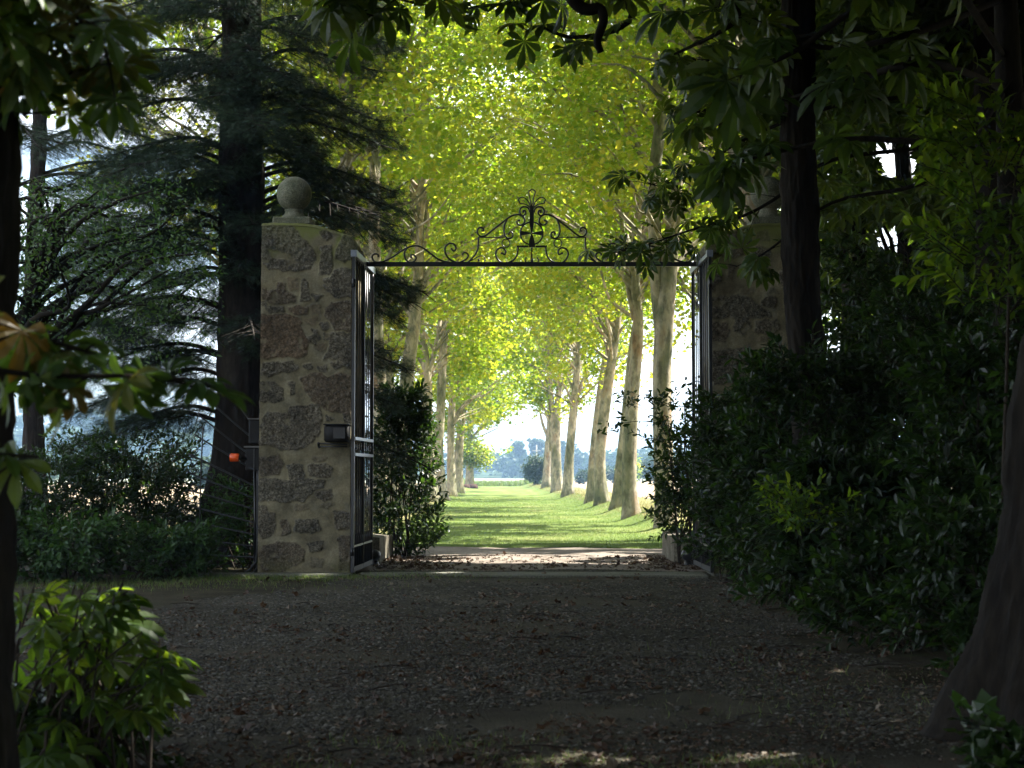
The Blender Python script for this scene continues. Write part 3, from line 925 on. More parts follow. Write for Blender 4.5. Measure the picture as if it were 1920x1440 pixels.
# ------------------------------------------------------------------ gate leaves
def gate_leaf(hx, hy, fx, fy, label):
    """hinge foot (hx,hy), free end (fx,fy)"""
    base = empty('gate_leaf', (hx, hy, 0), label, 'gate', 'open iron gate leaves')
    L = math.hypot(fx - hx, fy - hy); dx, dy = (fx - hx) / L, (fy - hy) / L
    nx, ny = -dy, dx
    H = 4.78
    def P(s, z, o=0.0): return (hx + dx * s + nx * o, hy + dy * s + ny * o, z)
    def bar(mb, s0, s1, z0, z1, t):
        V = [P(s, z, o) for z in (z0, z1) for o in (-t, t) for s in (s0, s1)]
        mb.add(V, [(0, 2, 3, 1), (4, 5, 7, 6), (0, 1, 5, 4), (2, 6, 7, 3), (0, 4, 6, 2), (1, 3, 7, 5)])
    for s, w in ((0, .036), (L * .5, .018), (L - .03, .03)):
        mb = MB(); bar(mb, s, s + w, .05, H - .02, .024); mb.build('stile', M['iron_grey'], base)
    for z, h, t in ((H - .02, .035, .045), (.06, .07, .021), (.42, .03, .019), (1.78, .045, .033), (2.02, .045, .033)):
        h = .10 if z > 4 else h
        mb = MB(); bar(mb, .0 if t > .04 else .051, L if t > .04 else L - .046, z, z + h, t); mb.build('rail', M['rail_top'] if z > 4 else (M['iron_grey'] if t > .03 else M['iron']), base)
    n = 10
    for k in range(1, n):
        s = L * k / n
        if abs(s - L * .5) < .05: continue
        mb = MB()
        mb.tube([P(s, .13), P(s, 1.0), P(s, 1.78)], .010, 6); mb.tube([P(s, 2.066), P(s, 3.4), P(s, H - .021)], .010, 6)
        mb.build('bar', M['bar_iron'], base, True)
    for k in range(n * 2):       # short dog bars with points
        if k % 2 == 0: continue
        s = L * (k + .0) / (n * 2)
        if s < .08 or s > L - .08: continue
        mb = MB(); mb.tube([P(s, .13), P(s, .50), P(s, .56), P(s, .62)], [.009, .009, .017, .002], 6); mb.build('dog_bar', M['iron'], base, True)
    for c in range(2):           # scrolled lock band
        for k in range(4):
            s0 = .10 + c * L * .5 + k * (L * .5 - .14) / 4 + .05
            pts = []
            for t in np.linspace(0, 1, 16):
                a = t * 2 * math.pi * 1.6; r = .075 * (1 - .75 * t)
                pts.append(P(s0 + r * math.cos(a) * .9, 1.92 + r * math.sin(a)))
            mb = MB(); mb.tube(pts, .008, 5); mb.build('scroll', M['iron'], base, True)
    for c in (0.33, 0.86):       # hooked scrolls under the top rail
        pts = [P(L * c, 4.25, -.03), P(L * c - .05, 4.38, -.05), P(L * c + .02, 4.55, -.05), P(L * c + .10, 4.66, -.05), P(L * c + .02, 4.73, -.05), P(L * c - .06, 4.66, -.05), P(L * c - .04, 4.58, -.05)]
        mb = MB(); mb.tube(smooth_path(pts, 5), .011, 6); mb.build('hook', M['iron_grey'], base, True)
    for z in (.3, 4.3):
        mb = MB(); mb.tube([P(-.01, z), P(-.01, z + .12)], .03, 8); mb.build('hinge', M['iron'], base, True)
    return base
gl0 = W(661, 900, 24.86); gl1 = W(697, 900, 27.1)
gate_leaf(gl0[0], 24.86, gl1[0], 27.1, 'black iron gate leaf folded back beside the left stone pillar')
gr0 = W(1334, 900, 24.86); gr1 = W(1301, 900, 27.1)
gate_leaf(gr0[0], 24.86, gr1[0], 27.1, 'black iron gate leaf folded back by the right pillar and dark shrubs')

# stops behind the leaves
for (px, label) in ((703, 'black iron ball gate stop at the foot of the left gate leaf'), (1290, 'dark iron ball gate stop at the foot of the right gate leaf')):
    c = W(px, 1052, 27.4)
    b = empty('gate_stop', (c[0], 27.4, 0), label, 'gate stop', 'ball stops of the gate')
    r = .095 if px < 1000 else .11
    mb = MB(); mb.lathe(c[0], 27.4, [(.09, .0), (.085, .03), (.06, .05), (.055, .1)], 20); mb.build('foot', M['iron'], b, True)
    mb = MB(); mb.lathe(c[0], 27.4, [(max(.008, r * math.sin(math.pi * k / 16)), .10 + r * .9 - r * math.cos(math.pi * k / 16)) for k in range(1, 16)], 24)
    mb.build('ball', M['iron_grey'], b, True)

# threshold slab and low walls
def rough_block(mb, x0, x1, y0, y1, z1, seed, n=6):
    rg = np.random.RandomState(seed)
    xs = np.linspace(x0, x1, n + 1); ys = np.linspace(y0, y1, n + 1)
    V = []; Fs = []
    m = n + 1
    for side in range(5):
        b = len(V)
        for i in range(m):
            for j in range(m):
                s, t = i / n, j / n
                if side == 0: p = (x0 + (x1 - x0) * s, y0, z1 * t)
                elif side == 1: p = (x0 + (x1 - x0) * s, y1, z1 * t)
                elif side == 2: p = (x0, y0 + (y1 - y0) * s, z1 * t)
                elif side == 3: p = (x1, y0 + (y1 - y0) * s, z1 * t)
                else: p = (x0 + (x1 - x0) * s, y0 + (y1 - y0) * t, z1)
                q = np.array(p)
                q += (np.array([math.sin(q[0] * 9 + seed), math.sin(q[1] * 8 + seed + 2), math.sin(q[2] * 11 + q[0] * 7 + seed)]) * .018)
                V.append(tuple(q))
        for i in range(n):
            for j in range(n):
                Fs.append((b + i * m + j, b + (i + 1) * m + j, b + (i + 1) * m + j + 1, b + i * m + j + 1))
    mb.add(V, Fs)
b = empty('low_stone_wall', (-2.3, 28.6, 0), 'low mossy block wall running back from the left gate pillar', 'wall', 'low walls behind the pillars')
for k in range(3):
    mb = MB(); rough_block(mb, -2.75, -2.18 - .02 * k, 27.55 + k * 1.12, 28.63 + k * 1.12, .47 - .03 * k, k + 1); mb.build('stone_block', M['old_stone'], b, True)
b = empty('low_stone_wall', (3.0, 28.6, 0), 'low mossy block wall behind the right gate pillar under shrub leaves', 'wall', 'low walls behind the pillars')
for k in range(3):
    mb = MB(); rough_block(mb, 2.72 + .03 * k, 3.35, 28.0 + k * 1.05, 29.0 + k * 1.05, .44 + .02 * k, k + 11); mb.build('stone_block', M['old_stone'], b, True)
mb = MB(); mb.box(PX1 + .06, PXR - PW - .06, 24.35, 25.25, -.05, .042, .012)
o = mb.build('threshold_slab', M['slab']); tag(o, 'worn stone threshold slab lying across the drive between the pillars', 'threshold')
mb = MB(); mb.box(-4.6, PX1 - .05, 24.45, 24.86, -.05, .055, .02)
o = mb.build('kerb_stone', M['slab']); tag(o, 'mossy kerb stone along the foot of the left pillar', 'kerb')

# letter box on the left pillar
a0 = W(609, 797, 24.8); a1 = W(655, 829, 24.8)
lb = empty('letter_box', (a0[0], 24.8, a1[2]), 'black letter box fixed to the left stone pillar next to the gate', 'letter box')
mb = MB(); mb.box(a0[0], a1[0], 24.68, 24.965, a1[2], a0[2], .03); mb.build('body', M['box'], lb, True)
mb = MB(); mb.box(a0[0] + .14, a1[0] - .05, 24.672, 24.679, a1[2] + .05, a0[2] - .04, .002); mb.build('flap', M['iron'], lb)
mb = MB(); mb.box(a0[0] - .01, a1[0] + .01, 24.66, 24.965, a0[2] - .002, a0[2] + .016, .006); mb.build('lid', M['box'], lb)
q0 = W(597, 831, 24.85); q1 = W(652, 835, 24.85)
mb = MB(); mb.tube([(q0[0], 24.93, q0[2]), (q1[0], 24.82, q0[2] - .02)], .012, 6); mb.tube([(q0[0] + .02, 24.86, q0[2] - .05), (q1[0], 24.83, q0[2] - .05)], .010, 6)
mb.tube([(q0[0], 24.95, q0[2] - .06), (q0[0], 24.84, q0[2] + .0)], .02, 6)
mb.build('bracket', M['iron_grey'], lb, True)

# ------------------------------------------------------------------ fan guard grille left of the pillar
GYY = 25.5
fan = empty('fan_grille', W(478, 1065, GYY), 'black iron fan shaped guard grille with spiked rods left of the stone pillar', 'grille')
def seg_px(name, pts, r, Y=GYY, tip=False, par=fan, mat='iron'):
    q = [W(x, y, Y) for x, y in pts]
    q = smooth_path(q, 4) if len(q) > 2 else np.array([q[0], q[1]])
    mb = MB(); mb.tube(q, r, 6)
    if tip:
        e = q[-1]; d = unit((q[-1] - q[-2])[None])[0]
        mb.tube([e - d * .10, e - d * .07, e + d * .01], [.002, .02, .001], 6)
    mb.build(name, M[mat], par, True)
seg_px('post', [(478, 880), (478, 1072)], .022)
seg_px('strap', [(381, 800), (378, 860), (375, 950), (373, 1072)], .012)
for (x0, y0, x1, y1, x2, y2) in ((472, 1045, 375, 1041, 345, 1040), (471, 1024, 375, 1012, 346, 1009), (475, 1002, 375, 981, 342, 975), (477, 980, 376, 954, 350, 946),
                               (477, 955, 376, 925, 345, 918), (477, 934, 377, 896, 352, 885), (477, 911, 379, 863, 353, 851), (465, 874, 381, 825, 366, 814),
                               (465, 850, 386, 789, 370, 775), (468, 817, 410, 767, 395, 752), (470, 790, 447, 757, 440, 745)):
    mb_pts = [(478, y0 + 1), (x0, y0), (x1, y1), (x2, y2)]
    seg_px('rod', mb_pts, .014, GYY + .03, True, mat='iron_grey')
for (cx, cyy) in ((366, 845), (362, 866), (369, 820), (364, 880), (364, 912), (368, 940)):
    pts = [(cx + (9 - 7 * t) * math.cos(5.2 * t * 1.6 + cx), cyy + (9 - 7 * t) * math.sin(5.2 * t * 1.6 + cx)) for t in np.linspace(0, 1, 12)]
    seg_px('scroll', pts, .007, GYY + .03)
def box_px(name, x0, x1, y0, y1, Y0, Y1, mat, par=None, bev=.012):
    a = W(x0, y1, Y0); c = W(x1, y0, Y0)
    mb = MB(); mb.box(a[0], c[0], Y0, Y1, a[2], c[2], bev)
    return mb.build(name, M[mat], par)
e1 = empty('electric_box', W(476, 833, 25.3), 'dark control box with pale edge fixed to the side of the left pillar, upper one', 'control box', 'control boxes on the pillar side')
box_px('body', 466, 486.8, 787, 832, 25.25, 25.5, 'box', e1); box_px('lid', 465, 487, 784, 786.6, 25.23, 25.5, 'box_metal', e1, .003)
e2 = empty('electric_box', W(474, 880, 25.3), 'dark control box below another with an orange lamp beside it', 'control box', 'control boxes on the pillar side')
box_px('body', 460, 486.8, 840, 882, 25.25, 25.5, 'box', e2); box_px('lid', 457, 487, 836, 839.5, 25.23, 25.5, 'box_metal', e2, .003)
box_px('trim', 475.5, 477, 840, 884, 25.235, 25.245, 'box_metal', e2, .001)
lamp = empty('warning_lamp', W(440, 866, 25.2), 'small orange warning lamp on the dark control box left of the pillar', 'lamp')
c = W(440, 858, 25.2)
mb = MB(); mb.tube([(c[0] - .068, 25.2, c[2]), (c[0] - .05, 25.2, c[2]), (c[0] + .05, 25.2, c[2]), (c[0] + .068, 25.2, c[2])], [.058, .064, .064, .058], 20); mb.build('lens', M['orange'], lamp, True)
mb = MB(); mb.tube([(c[0] + .068, 25.2, c[2]), (c[0] + .085, 25.2, c[2]), (c[0] + .17, 25.27, c[2] - .02)], [.045, .03, .02], 12); mb.build('mount', M['box'], lamp, True)
cab = empty('cable_run', W(482, 1070, 25.35), 'pair of dark cables running down the pillar side from the boxes into the ground', 'cable')
seg_px('cable', [(483, 882), (483, 960), (482, 1040), (474, 1062), (455, 1078)], .02, 25.3, par=cab, mat='cable')
seg_px('cable', [(486, 882), (486, 980), (486, 1050), (480, 1068), (470, 1080)], .02, 25.2, par=cab, mat='cable')

# ------------------------------------------------------------------ trees
def path_px(pts, Y, lean=None):
    """list of (px,py,r) -> world tube points; the last point may lean"""
    q = np.array([list(W(p[0], p[1], Y)) + [p[2]] for p in pts])
    return smooth_path(q, 5)

def clump_leaves(rg, centres, per, sig, size, flat=.6):
    n = len(centres)
    cnt = np.full(n, per)
    idx = np.repeat(np.arange(n), cnt)
    P = centres[idx] + rg.normal(size=(len(idx), 3)) * np.array([sig, sig, sig * flat])
    out = P - centres[idx]; out[:, 2] *= .3
    D, N = leaf_orient(rg, len(idx), 1.0, unit(out) * .6, .35)
    sz = size * (0.5 + .85 * rg.rand(len(idx)) ** 1.3)
    tone = np.clip(rg.normal(.5, .22, len(idx)) + (rg.rand(n)[idx] - .5) * .7, 0, 1)
    return P, D, N, sz, tone

def arch_tree(stems, Y, crown, label, seed, size=.18, nleaf=40000, group='plane trees lining the grass avenue', kind='plane', limbs=(), top=None):
    """stems: pixel paths (px,py,r) of the trunk and forks; crown: (cx, cy, cz, rx, ry, rz)"""
    rg = np.random.RandomState(seed)
    sp = [path_px(s, Y) for s in stems]
    base = sp[0][0]
    t = empty('plane_tree', (base[0], base[1], float(ground_h(base[0], base[1])) - .05), label, 'tree', group)
    main = sp[0].copy()
    main[0, 2] = float(ground_h(base[0], base[1])) - .12
    # bend each stem a little in depth
    mb = MB()
    for k, s in enumerate(sp):
        s = main if k == 0 else s
        dy = np.cumsum(rg.normal(0, .05, len(s)))
        if k: dy = np.abs(dy) * (1 if k % 2 else -1)
        s[:, 1] += dy * (0 if k == 0 else 1)
        mb.tube(s[:, :3], s[:, 3] * .86, 24 if k == 0 else 14, .085, seed + k, flare=.30 if k == 0 else 0, flutes=6)
        sp[k] = s
    mb.build('trunk', M['plane_bark'], t, True)
    for lp in limbs:
        q = path_px(lp, Y)
        mb = MB(); mb.tube(q[:, :3], q[:, 3], 10, .05, seed + 9); mb.build('limb', M['plane_bark'], t, True)
    cx, cyy, cz, rx, ry, rz = crown
    n = 130
    v = unit(rg.normal(size=(n, 3))) * (rg.rand(n, 1) ** .42)
    C = np.array([cx, cyy, cz]) + v * np.array([rx, ry, rz])
    C[:, 2] += rg.normal(0, .3, n)
    tips = [s[-1] for s in sp]
    mb = MB()
    allp = np.concatenate([s[len(s) // 2:] for s in sp])
    for k in range(0, n, 2):
        c = C[k]
        hd = np.hypot(allp[:, 0] - c[0], allp[:, 1] - c[1])
        want = c[2] - .75 * hd
        a = allp[np.argmin(np.abs(allp[:, 2] - want) + .4 * hd)]
        if c[2] < a[2] - 1.0 and hd.min() > 2: pass
        d = c - a[:3]
        m1 = a[:3] + d * np.array([.3, .3, .42]) + rg.normal(0, .15, 3)
        m2 = a[:3] + d * np.array([.68, .68, .78]) + rg.normal(0, .2, 3)
        q = smooth_path([a[:3], m1, m2, c], 4)
        r0 = min(a[3] * .55, .03 + .012 * np.linalg.norm(d))
        mb.tube(q, np.linspace(r0, .012, len(q)), 6, 0, k, cap=False)
    mb.build('branches', M['plane_bark'], t, True)
    P, D, N, sz, tone = clump_leaves(rg, C, int(nleaf * (.78 if Y < 70 else .82) / n), .62, size * .84)
    kp = sun_keep(P) & (P[:, 2] > 2.2) & ~inner_gap(P)
    if Y < 55: kp &= ~sky_holes(P)
    instance('crown', BROAD, P[kp], D[kp], N[kp], sz[kp], M['plane_leaf'], t, tone[kp])
    return t

def inner_gap(P):
    # the shaded inside of the crowns is bare round the nearest stems
    u, v, d = proj(P)
    g = np.zeros(len(P), bool)
    for px, w, v0, yy in ((1233, 17, 130, 43.9), (1258, 16, 330, 43.9), (1190, 17, 470, 52.9), (786, 18, 330, 61.9), (703, 15, 250, 49.9), (651, 12, 285, 39.9), (1145, 22, 600, 70.9), (1080, 12, 640, 99), (804, 12, 640, 81.8), (830, 12, 600, 92.8), (1410, 14, 20, 36.4)):
        g |= (np.abs(u - px) < w) & (v > v0) & (P[:, 1] < yy) & (P[:, 1] > 33)
    return g

def sky_holes(P):
    u, v, d = proj(P)
    h = np.zeros(len(P), bool)
    for hu, hv, ru, rv in ((1692, 300, 36, 46), (1908, 165, 22, 50), (1672, 445, 24, 18), (1742, 55, 12, 8), (1655, 275, 16, 20), (1880, 360, 18, 10), (1700, 470, 10, 20)):
        nn = (fbm(P[:, 0] * 2.2, P[:, 2] * 2.2 + P[:, 1]) - .5) * 1.4
        h |= ((u - hu) / (ru + 16)) ** 2 + ((v - hv) / (rv + 16)) ** 2 < 1 + nn
    return h

def X(px, Y): return (px - 960) / F * Y
# right row, nearest first
arch_tree([[(1252,1012,.37),(1244,850,.30),(1241,700,.285),(1247,590,.28),(1254,500,.26),(1262,410,.19),(1276,300,.14),(1290,150,.08)],
           [(1243,640,.22),(1232,540,.20),(1228,440,.20),(1227,330,.19),(1237,240,.18),(1252,140,.15),(1262,40,.09)]], 44,
          (X(1262, 44), 44, 15.0, 5.2, 5.2, 8.6), 'tall plane tree with a forked trunk, nearest on the right side of the grass avenue', 11, .17, 46000,
          limbs=[[(1250,160,.09),(1225,95,.07),(1195,60,.05),(1160,40,.03)], [(1228,330,.07),(1200,290,.05),(1160,240,.03)]])
arch_tree([[(1185,978,.33),(1180,900,.275),(1183,800,.25),(1190,700,.22),(1196,600,.20),(1190,520,.18),(1196,430,.14),(1190,330,.10)]], 53,
          (X(1175, 53), 53, 15.5, 5.4, 5.0, 9.0), 'plane tree with flared roots standing on the bank, second on the right of the avenue', 12, .175, 42000,
          limbs=[[(1190,600,.10),(1175,530,.07),(1160,470,.04)]])
arch_tree([[(1158,958,.30),(1166,860,.24),(1176,760,.20),(1185,660,.17),(1200,560,.14)]], 62,
          (X(1180, 62), 62, 15.5, 5.2, 5.0, 8.8), 'leaning plane tree partly hidden behind the second trunk on the right', 13, .19, 36000)
arch_tree([[(1129,945,.34),(1124,870,.28),(1134,770,.26),(1147,680,.23),(1158,600,.20),(1166,500,.15),(1160,400,.10)]], 71,
          (X(1120, 71), 71, 14.6, 5.4, 5.0, 9.0), 'plane tree curving right, front one of the close pair on the right of the avenue', 14, .20, 36000,
          limbs=[[(1150,660,.11),(1130,610,.07),(1105,560,.04)]])
arch_tree([[(1109,942,.31),(1114,850,.25),(1126,740,.22),(1138,650,.18),(1146,560,.12)]], 78,
          (X(1110, 78), 78, 14.0, 5.2, 5.0, 8.8), 'plane tree in the close pair, left and rear one, on the right of the avenue', 15, .21, 30000)
arch_tree([[(1065,932,.40),(1068,850,.31),(1076,760,.28),(1083,680,.22),(1085,600,.13)]], 100,
          (X(1070, 100), 100, 13.8, 5.6, 5.4, 9.0), 'slender plane tree with a limb forking right, standing alone left of the close pair', 16, .24, 30000,
          limbs=[[(1077,760,.15),(1092,715,.10),(1108,680,.06)], [(1080,740,.10),(1060,700,.07),(1045,680,.04)]])
arch_tree([[(1046,931,.50),(1042,850,.42),(1044,780,.33),(1052,700,.22)], [(1036,845,.3),(1034,760,.24),(1031,690,.14)]], 122,
          (X(1046, 122), 122, 13.8, 5.8, 5.8, 9.0), 'thick twin stemmed plane tree in the far part of the right row', 17, .27, 28000)
arch_tree([[(1023,918,.44),(1027,850,.35),(1032,770,.28),(1030,700,.14)]], 150,
          (X(1032, 150), 150, 15.6, 5.8, 6, 9.4), 'farthest plane tree of the right row beside the round bush', 18, .30, 24000,
          limbs=[[(1027,820,.16),(1016,790,.12),(1010,755,.07),(1000,735,.04)]])
arch_tree([[(1420,1010,.34),(1415,800,.30),(1412,500,.27),(1410,200,.22),(1412,40,.15)]], 36.5,
          (X(1440, 37), 38, 14.0, 4.6, 4.6, 8.0), 'pale plane trunk showing through dark leaves above the right pillar', 19, .17, 34000)
arch_tree([[(1345,985,.34),(1340,800,.29),(1336,560,.25),(1345,300,.18)]], 50,
          (X(1360, 50), 50, 13.5, 4.6, 4.6, 8.6), 'plane tree hidden behind the right gate leaf and pillar', 20, .18, 32000)
# left row
arch_tree([[(655,1000,.28),(651,700,.22),(651,330,.20),(655,180,.15)]], 40,
          (X(655, 40), 40, 15.0, 4.6, 4.8, 8.4), 'plane tree rising behind the conifer boughs, nearest on the left of the avenue', 21, .17, 40000)
arch_tree([[(712,992,.34),(714,850,.28),(712,740,.24),(706,600,.22),(702,420,.20),(703,330,.19),(698,240,.12)]], 50,
          (X(702, 50), 50, 15.5, 5.0, 5.0, 8.8), 'pale straight plane tree just right of the left gate leaf, forking high up', 22, .17, 42000,
          limbs=[[(704,325,.12),(715,285,.09),(732,240,.05)]])
arch_tree([[(771,975,.42),(758,850,.34),(763,720,.31),(777,600,.26),(786,480,.20),(790,360,.18),(803,270,.10)]], 62,
          (X(775, 62), 62, 15.5, 5.4, 5.0, 9.0), 'stout plane tree leaning right behind the left shrub', 23, .185, 40000,
          limbs=[[(757,380,.11),(772,320,.11),(785,290,.08),(805,250,.05)], [(790,400,.10),(815,350,.06),(840,310,.04)], [(779,600,.1),(760,530,.07),(740,500,.04)]])
arch_tree([[(742,968,.30),(736,850,.27),(732,740,.23),(722,620,.17),(712,500,.1)]], 69,
          (X(735, 69), 69, 15.0, 5.0, 5.0, 8.6), 'plane tree between the straight and the leaning trunks on the left', 24, .20, 28000)
arch_tree([[(809,951,.45),(804,850,.34),(800,760,.32),(800,700,.26),(790,600,.15),(786,500,.10)], [(801,705,.18),(815,660,.15),(825,600,.10)]], 82,
          (X(805, 82), 82, 14.4, 5.4, 5.2, 9.0), 'plane tree forking in a narrow V, third clear trunk of the left row', 25, .215, 32000)
arch_tree([[(829,945,.42),(822,850,.32),(827,750,.29),(833,640,.25),(846,570,.16),(868,500,.10)]], 93,
          (X(836, 93), 93, 14.0, 5.6, 5.2, 9.0), 'plane tree whose top bends right over the lawn, middle of the left row', 26, .23, 30000,
          limbs=[[(832,640,.12),(822,590,.08),(815,520,.05)]])
arch_tree([[(847,936,.38),(845,850,.30),(847,770,.27),(850,700,.18)]], 110,
          (X(860, 110), 110, 13.4, 5.8, 5.4, 9.0), 'slim plane tree in the crowded far part of the left row', 27, .26, 28000)
arch_tree([[(859,928,.46),(861,850,.38),(866,790,.32),(878,720,.20)], [(864,800,.2),(856,740,.18),(852,690,.12)]], 130,
          (X(880, 130), 130, 12.8, 6.0, 5.8, 9.0), 'plane tree with a wide fork, last full trunk of the left row', 28, .29, 26000)
arch_tree([[(880,916,.55),(880,860,.38),(881,800,.34),(882,720,.22)]], 192,
          (X(900, 192), 192, 11.0, 5.8, 5.2, 7.6), 'leafy tree with low skirts of foliage at the far left end of the avenue', 29, .34, 20000, group='trees at the far end of the avenue')

arch_tree([[(432,1000,.30),(432,700,.26),(430,400,.22),(425,200,.15)]], 56,
          (X(400, 56), 56, 15.6, 5.6, 5.0, 7.4), 'plane tree whose bright leaves show between the conifers left of the pillar', 30, .18, 26000, group=None)

# small foliage ball of the far tree, dark heap beside it
def leaf_ball(name, c, r, n, size, mat, parent, seed, tpl=KITE, shape=(1, 1, 1), shell=.35):
    rg = np.random.RandomState(seed)
    nb = max(10, int(18 * max(r, 1) ** 1.0))
    v = unit(rg.normal(size=(nb, 3))) * (rg.rand(nb, 1) ** shell)
    C = np.array(c) + v * np.array(shape) * r * .82
    P, D, N, sz, tone = clump_leaves(rg, C, max(1, n // nb), r * .24, size, .75)
    k = (P[:, 2] > ground_h(P[:, 0], P[:, 1]) + .02)
    return instance(name, tpl, P[k], D[k], N[k], sz[k], mat, parent, tone[k])

ft = empty('young_tree', W(884, 917, 186), 'low round leafy crown on the short trunk at the far left of the lawn', 'tree')
c = W(884, 850, 186)
mb = MB(); mb.tube([W(884, 919, 186), W(884, 880, 186), W(884, 850, 186)], [.28, .24, .15], 10, .05, 5, .3); mb.build('trunk', M['plane_bark'], ft, True)
leaf_ball('crown', (c[0], 186, c[2]), 2.2, 5000, .30, M['plane_leaf'], ft, 61, shape=(1, .9, .9))

mb = MB(); rg0 = np.random.RandomState(5)
hp = W(873, 918, 178)
for k in range(9):
    cxk = hp[0] + rg0.uniform(-.8, 1.1); 
    mb.lathe(cxk, 178 + rg0.uniform(-.6, .6), [(.5 * f, .02 + .55 * z * rg0.uniform(.8, 1)) for f, z in ((1, 0), (.9, .5), (.6, .85), (.1, 1))], 9)
o = mb.build('heap', M['soil'], None, True); tag(o, 'dark reddish heap of cut brush at the far left end of the lawn', 'brush heap')

def bush(name, px, py_top, Y, half_w_px, label, cat, mat, n, size, seed, tpl=KITE, shape_y=.9, group=None, stems=True):
    cx = X(px, Y); top = W(px, py_top, Y)[2]; r = half_w_px / F * Y
    g = float(ground_h(cx, Y))
    b = empty(name, (cx, Y, g), label, cat, group)
    rg = np.random.RandomState(seed)
    if stems:
        mb = MB()
        for k in range(6):
            a = rg.rand() * 6.28; e = np.array([cx + math.cos(a) * r * .6, Y + math.sin(a) * r * .6, g + (top - g) * rg.uniform(.5, .9)])
            s = np.array([cx + rg.normal() * .1, Y + rg.normal() * .1, g - .05])
            mb.tube(smooth_path([s, s * .5 + e * .5 + rg.normal(0, .05 * r, 3), e], 4), np.linspace(.03 + .01 * r, .008, 9), 6)
        mb.build('stem', M['twig'], b, True)
    nb = 30
    v = unit(rg.normal(size=(nb, 3))) * (rg.rand(nb, 1) ** .4)
    hz = (top - g) / 2
    C = np.array([cx, Y, g + hz]) + v * np.array([r * .8, r * shape_y * .8, hz * .82])
    P, D, N, sz, tone = clump_leaves(rg, C, n // nb, min(r, hz) * .24, size, .8)
    k = P[:, 2] > g + .02
    instance('foliage', tpl, P[k], D[k], N[k], sz[k], mat, b, tone[k])
    return b
bush('round_bush', 1006, 851, 184, 24, 'round dark green bush at the far end of the right row', 'bush', M['far_leaf'], 5000, .26, 71)
bush('round_bush', 1148, 868, 300, 60, 'low dark hedge bush at the edge of the wheat field, seen between right trunks', 'bush', M['far_leaf'], 3500, .5, 72, group='hedge bushes beyond the wheat field')
bush('round_bush', 1178, 846, 280, 22, 'bright yellow green bush beside the second trunk on the right', 'bush', M['plane_leaf'], 3000, .4, 73, group='hedge bushes beyond the wheat field')
bush('round_bush', 1225, 852, 290, 40, 'grey green bush between the first and second trunk on the right', 'bush', M['far_leaf'], 3500, .45, 74, group='hedge bushes beyond the wheat field')
bush('round_bush', 1290, 846, 270, 45, 'field bush seen through the sprays by the right gate leaf', 'bush', M['far_leaf'], 3500, .45, 75, group='hedge bushes beyond the wheat field')
bush('round_bush', 1095, 880, 260, 22, 'smallest dark bush at the field edge left of the close pair of trunks', 'bush', M['far_leaf'], 1800, .4, 76, group='hedge bushes beyond the wheat field')
for k, (px, pt, Y, hw, lb_) in enumerate(((392, 858, 170, 30, 'pale green field bush left of the fan grille'), (300, 852, 200, 60, 'wide pale bush at the field edge on the far left'),
                                        (170, 845, 210, 60, 'field bush glimpsed through the left hedge, middle one'), (70, 850, 220, 60, 'field bush at the far left by the near trunk'))):
    bush('field_bush', px, pt, Y, hw, lb_, 'bush', M['far_leaf'], 2500, .4, 80 + k, group='bushes in the left field')

# far wood along the horizon and on the hill (reads as one mass)
def wood():
    rg = np.random.RandomState(91)
    Ps = []; 
    xs = []
    for k in range(560):
        x = rg.uniform(-330, 230); y = 640 + rg.uniform(0, 30)
        hill_h = 30 * math.exp(-((x + 190) / 120.0) ** 2) + 2
        row = rg.randint(0, 3)
        if row == 0: zb = 0; h = rg.uniform(9, 13.5)
        elif row == 1: zb = hill_h * .35; h = rg.uniform(8, 11); y += 40
        else: zb = hill_h * .72; h = rg.uniform(6, 9); y += 90
        if rg.rand() < .14: h *= 1.35; w = 1.6
        else: w = rg.uniform(3, 6)
        m = 110
        v = unit(rg.normal(size=(m, 3))) * (rg.rand(m, 1) ** .3)
        Ps.append(np.array([x, y, zb + h * .5]) + v * np.array([w, w, h * .5]))
    P = np.concatenate(Ps)
    for (px, py) in ((973, 827), (1001, 824), (1012, 823), (1052, 826), (905, 843), (1085, 848)):
        c = W(px, py, 640)
        m = 160; v = unit(rg.normal(size=(m, 3))) * (rg.rand(m, 1) ** .4)
        P = np.concatenate([P, np.array([c[0], 640, c[2] - 2.6]) + v * np.array([1.3, 1.3, 3.2])])
    D, N = leaf_orient(rg, len(P), .6)
    o = instance('wood', KITE, P, D, N, 1.9 * (.6 + .7 * rg.rand(len(P))), M['far_leaf'], None, rg.rand(len(P)), wscale=1.4)
    tag(o, 'distant blue wood along the horizon beyond the fields', 'wood', kind='stuff')
wood()

up = empty('utility_pole', W(1006, 889, 420), 'pale utility pole with a crossarm in front of the distant wood', 'utility pole')
a = W(1006, 890, 420); b_ = W(1006, 834, 420)
mb = MB(); mb.tube([a, b_], [.22, .16], 8); mb.build('pole', M['pole'], up, True)
a = W(998, 845, 420); b_ = W(1014, 845, 420)
mb = MB(); mb.box(a[0], b_[0], 419.6, 419.8, a[2] - .12, a[2] + .12); mb.build('crossarm', M['pole'], up)

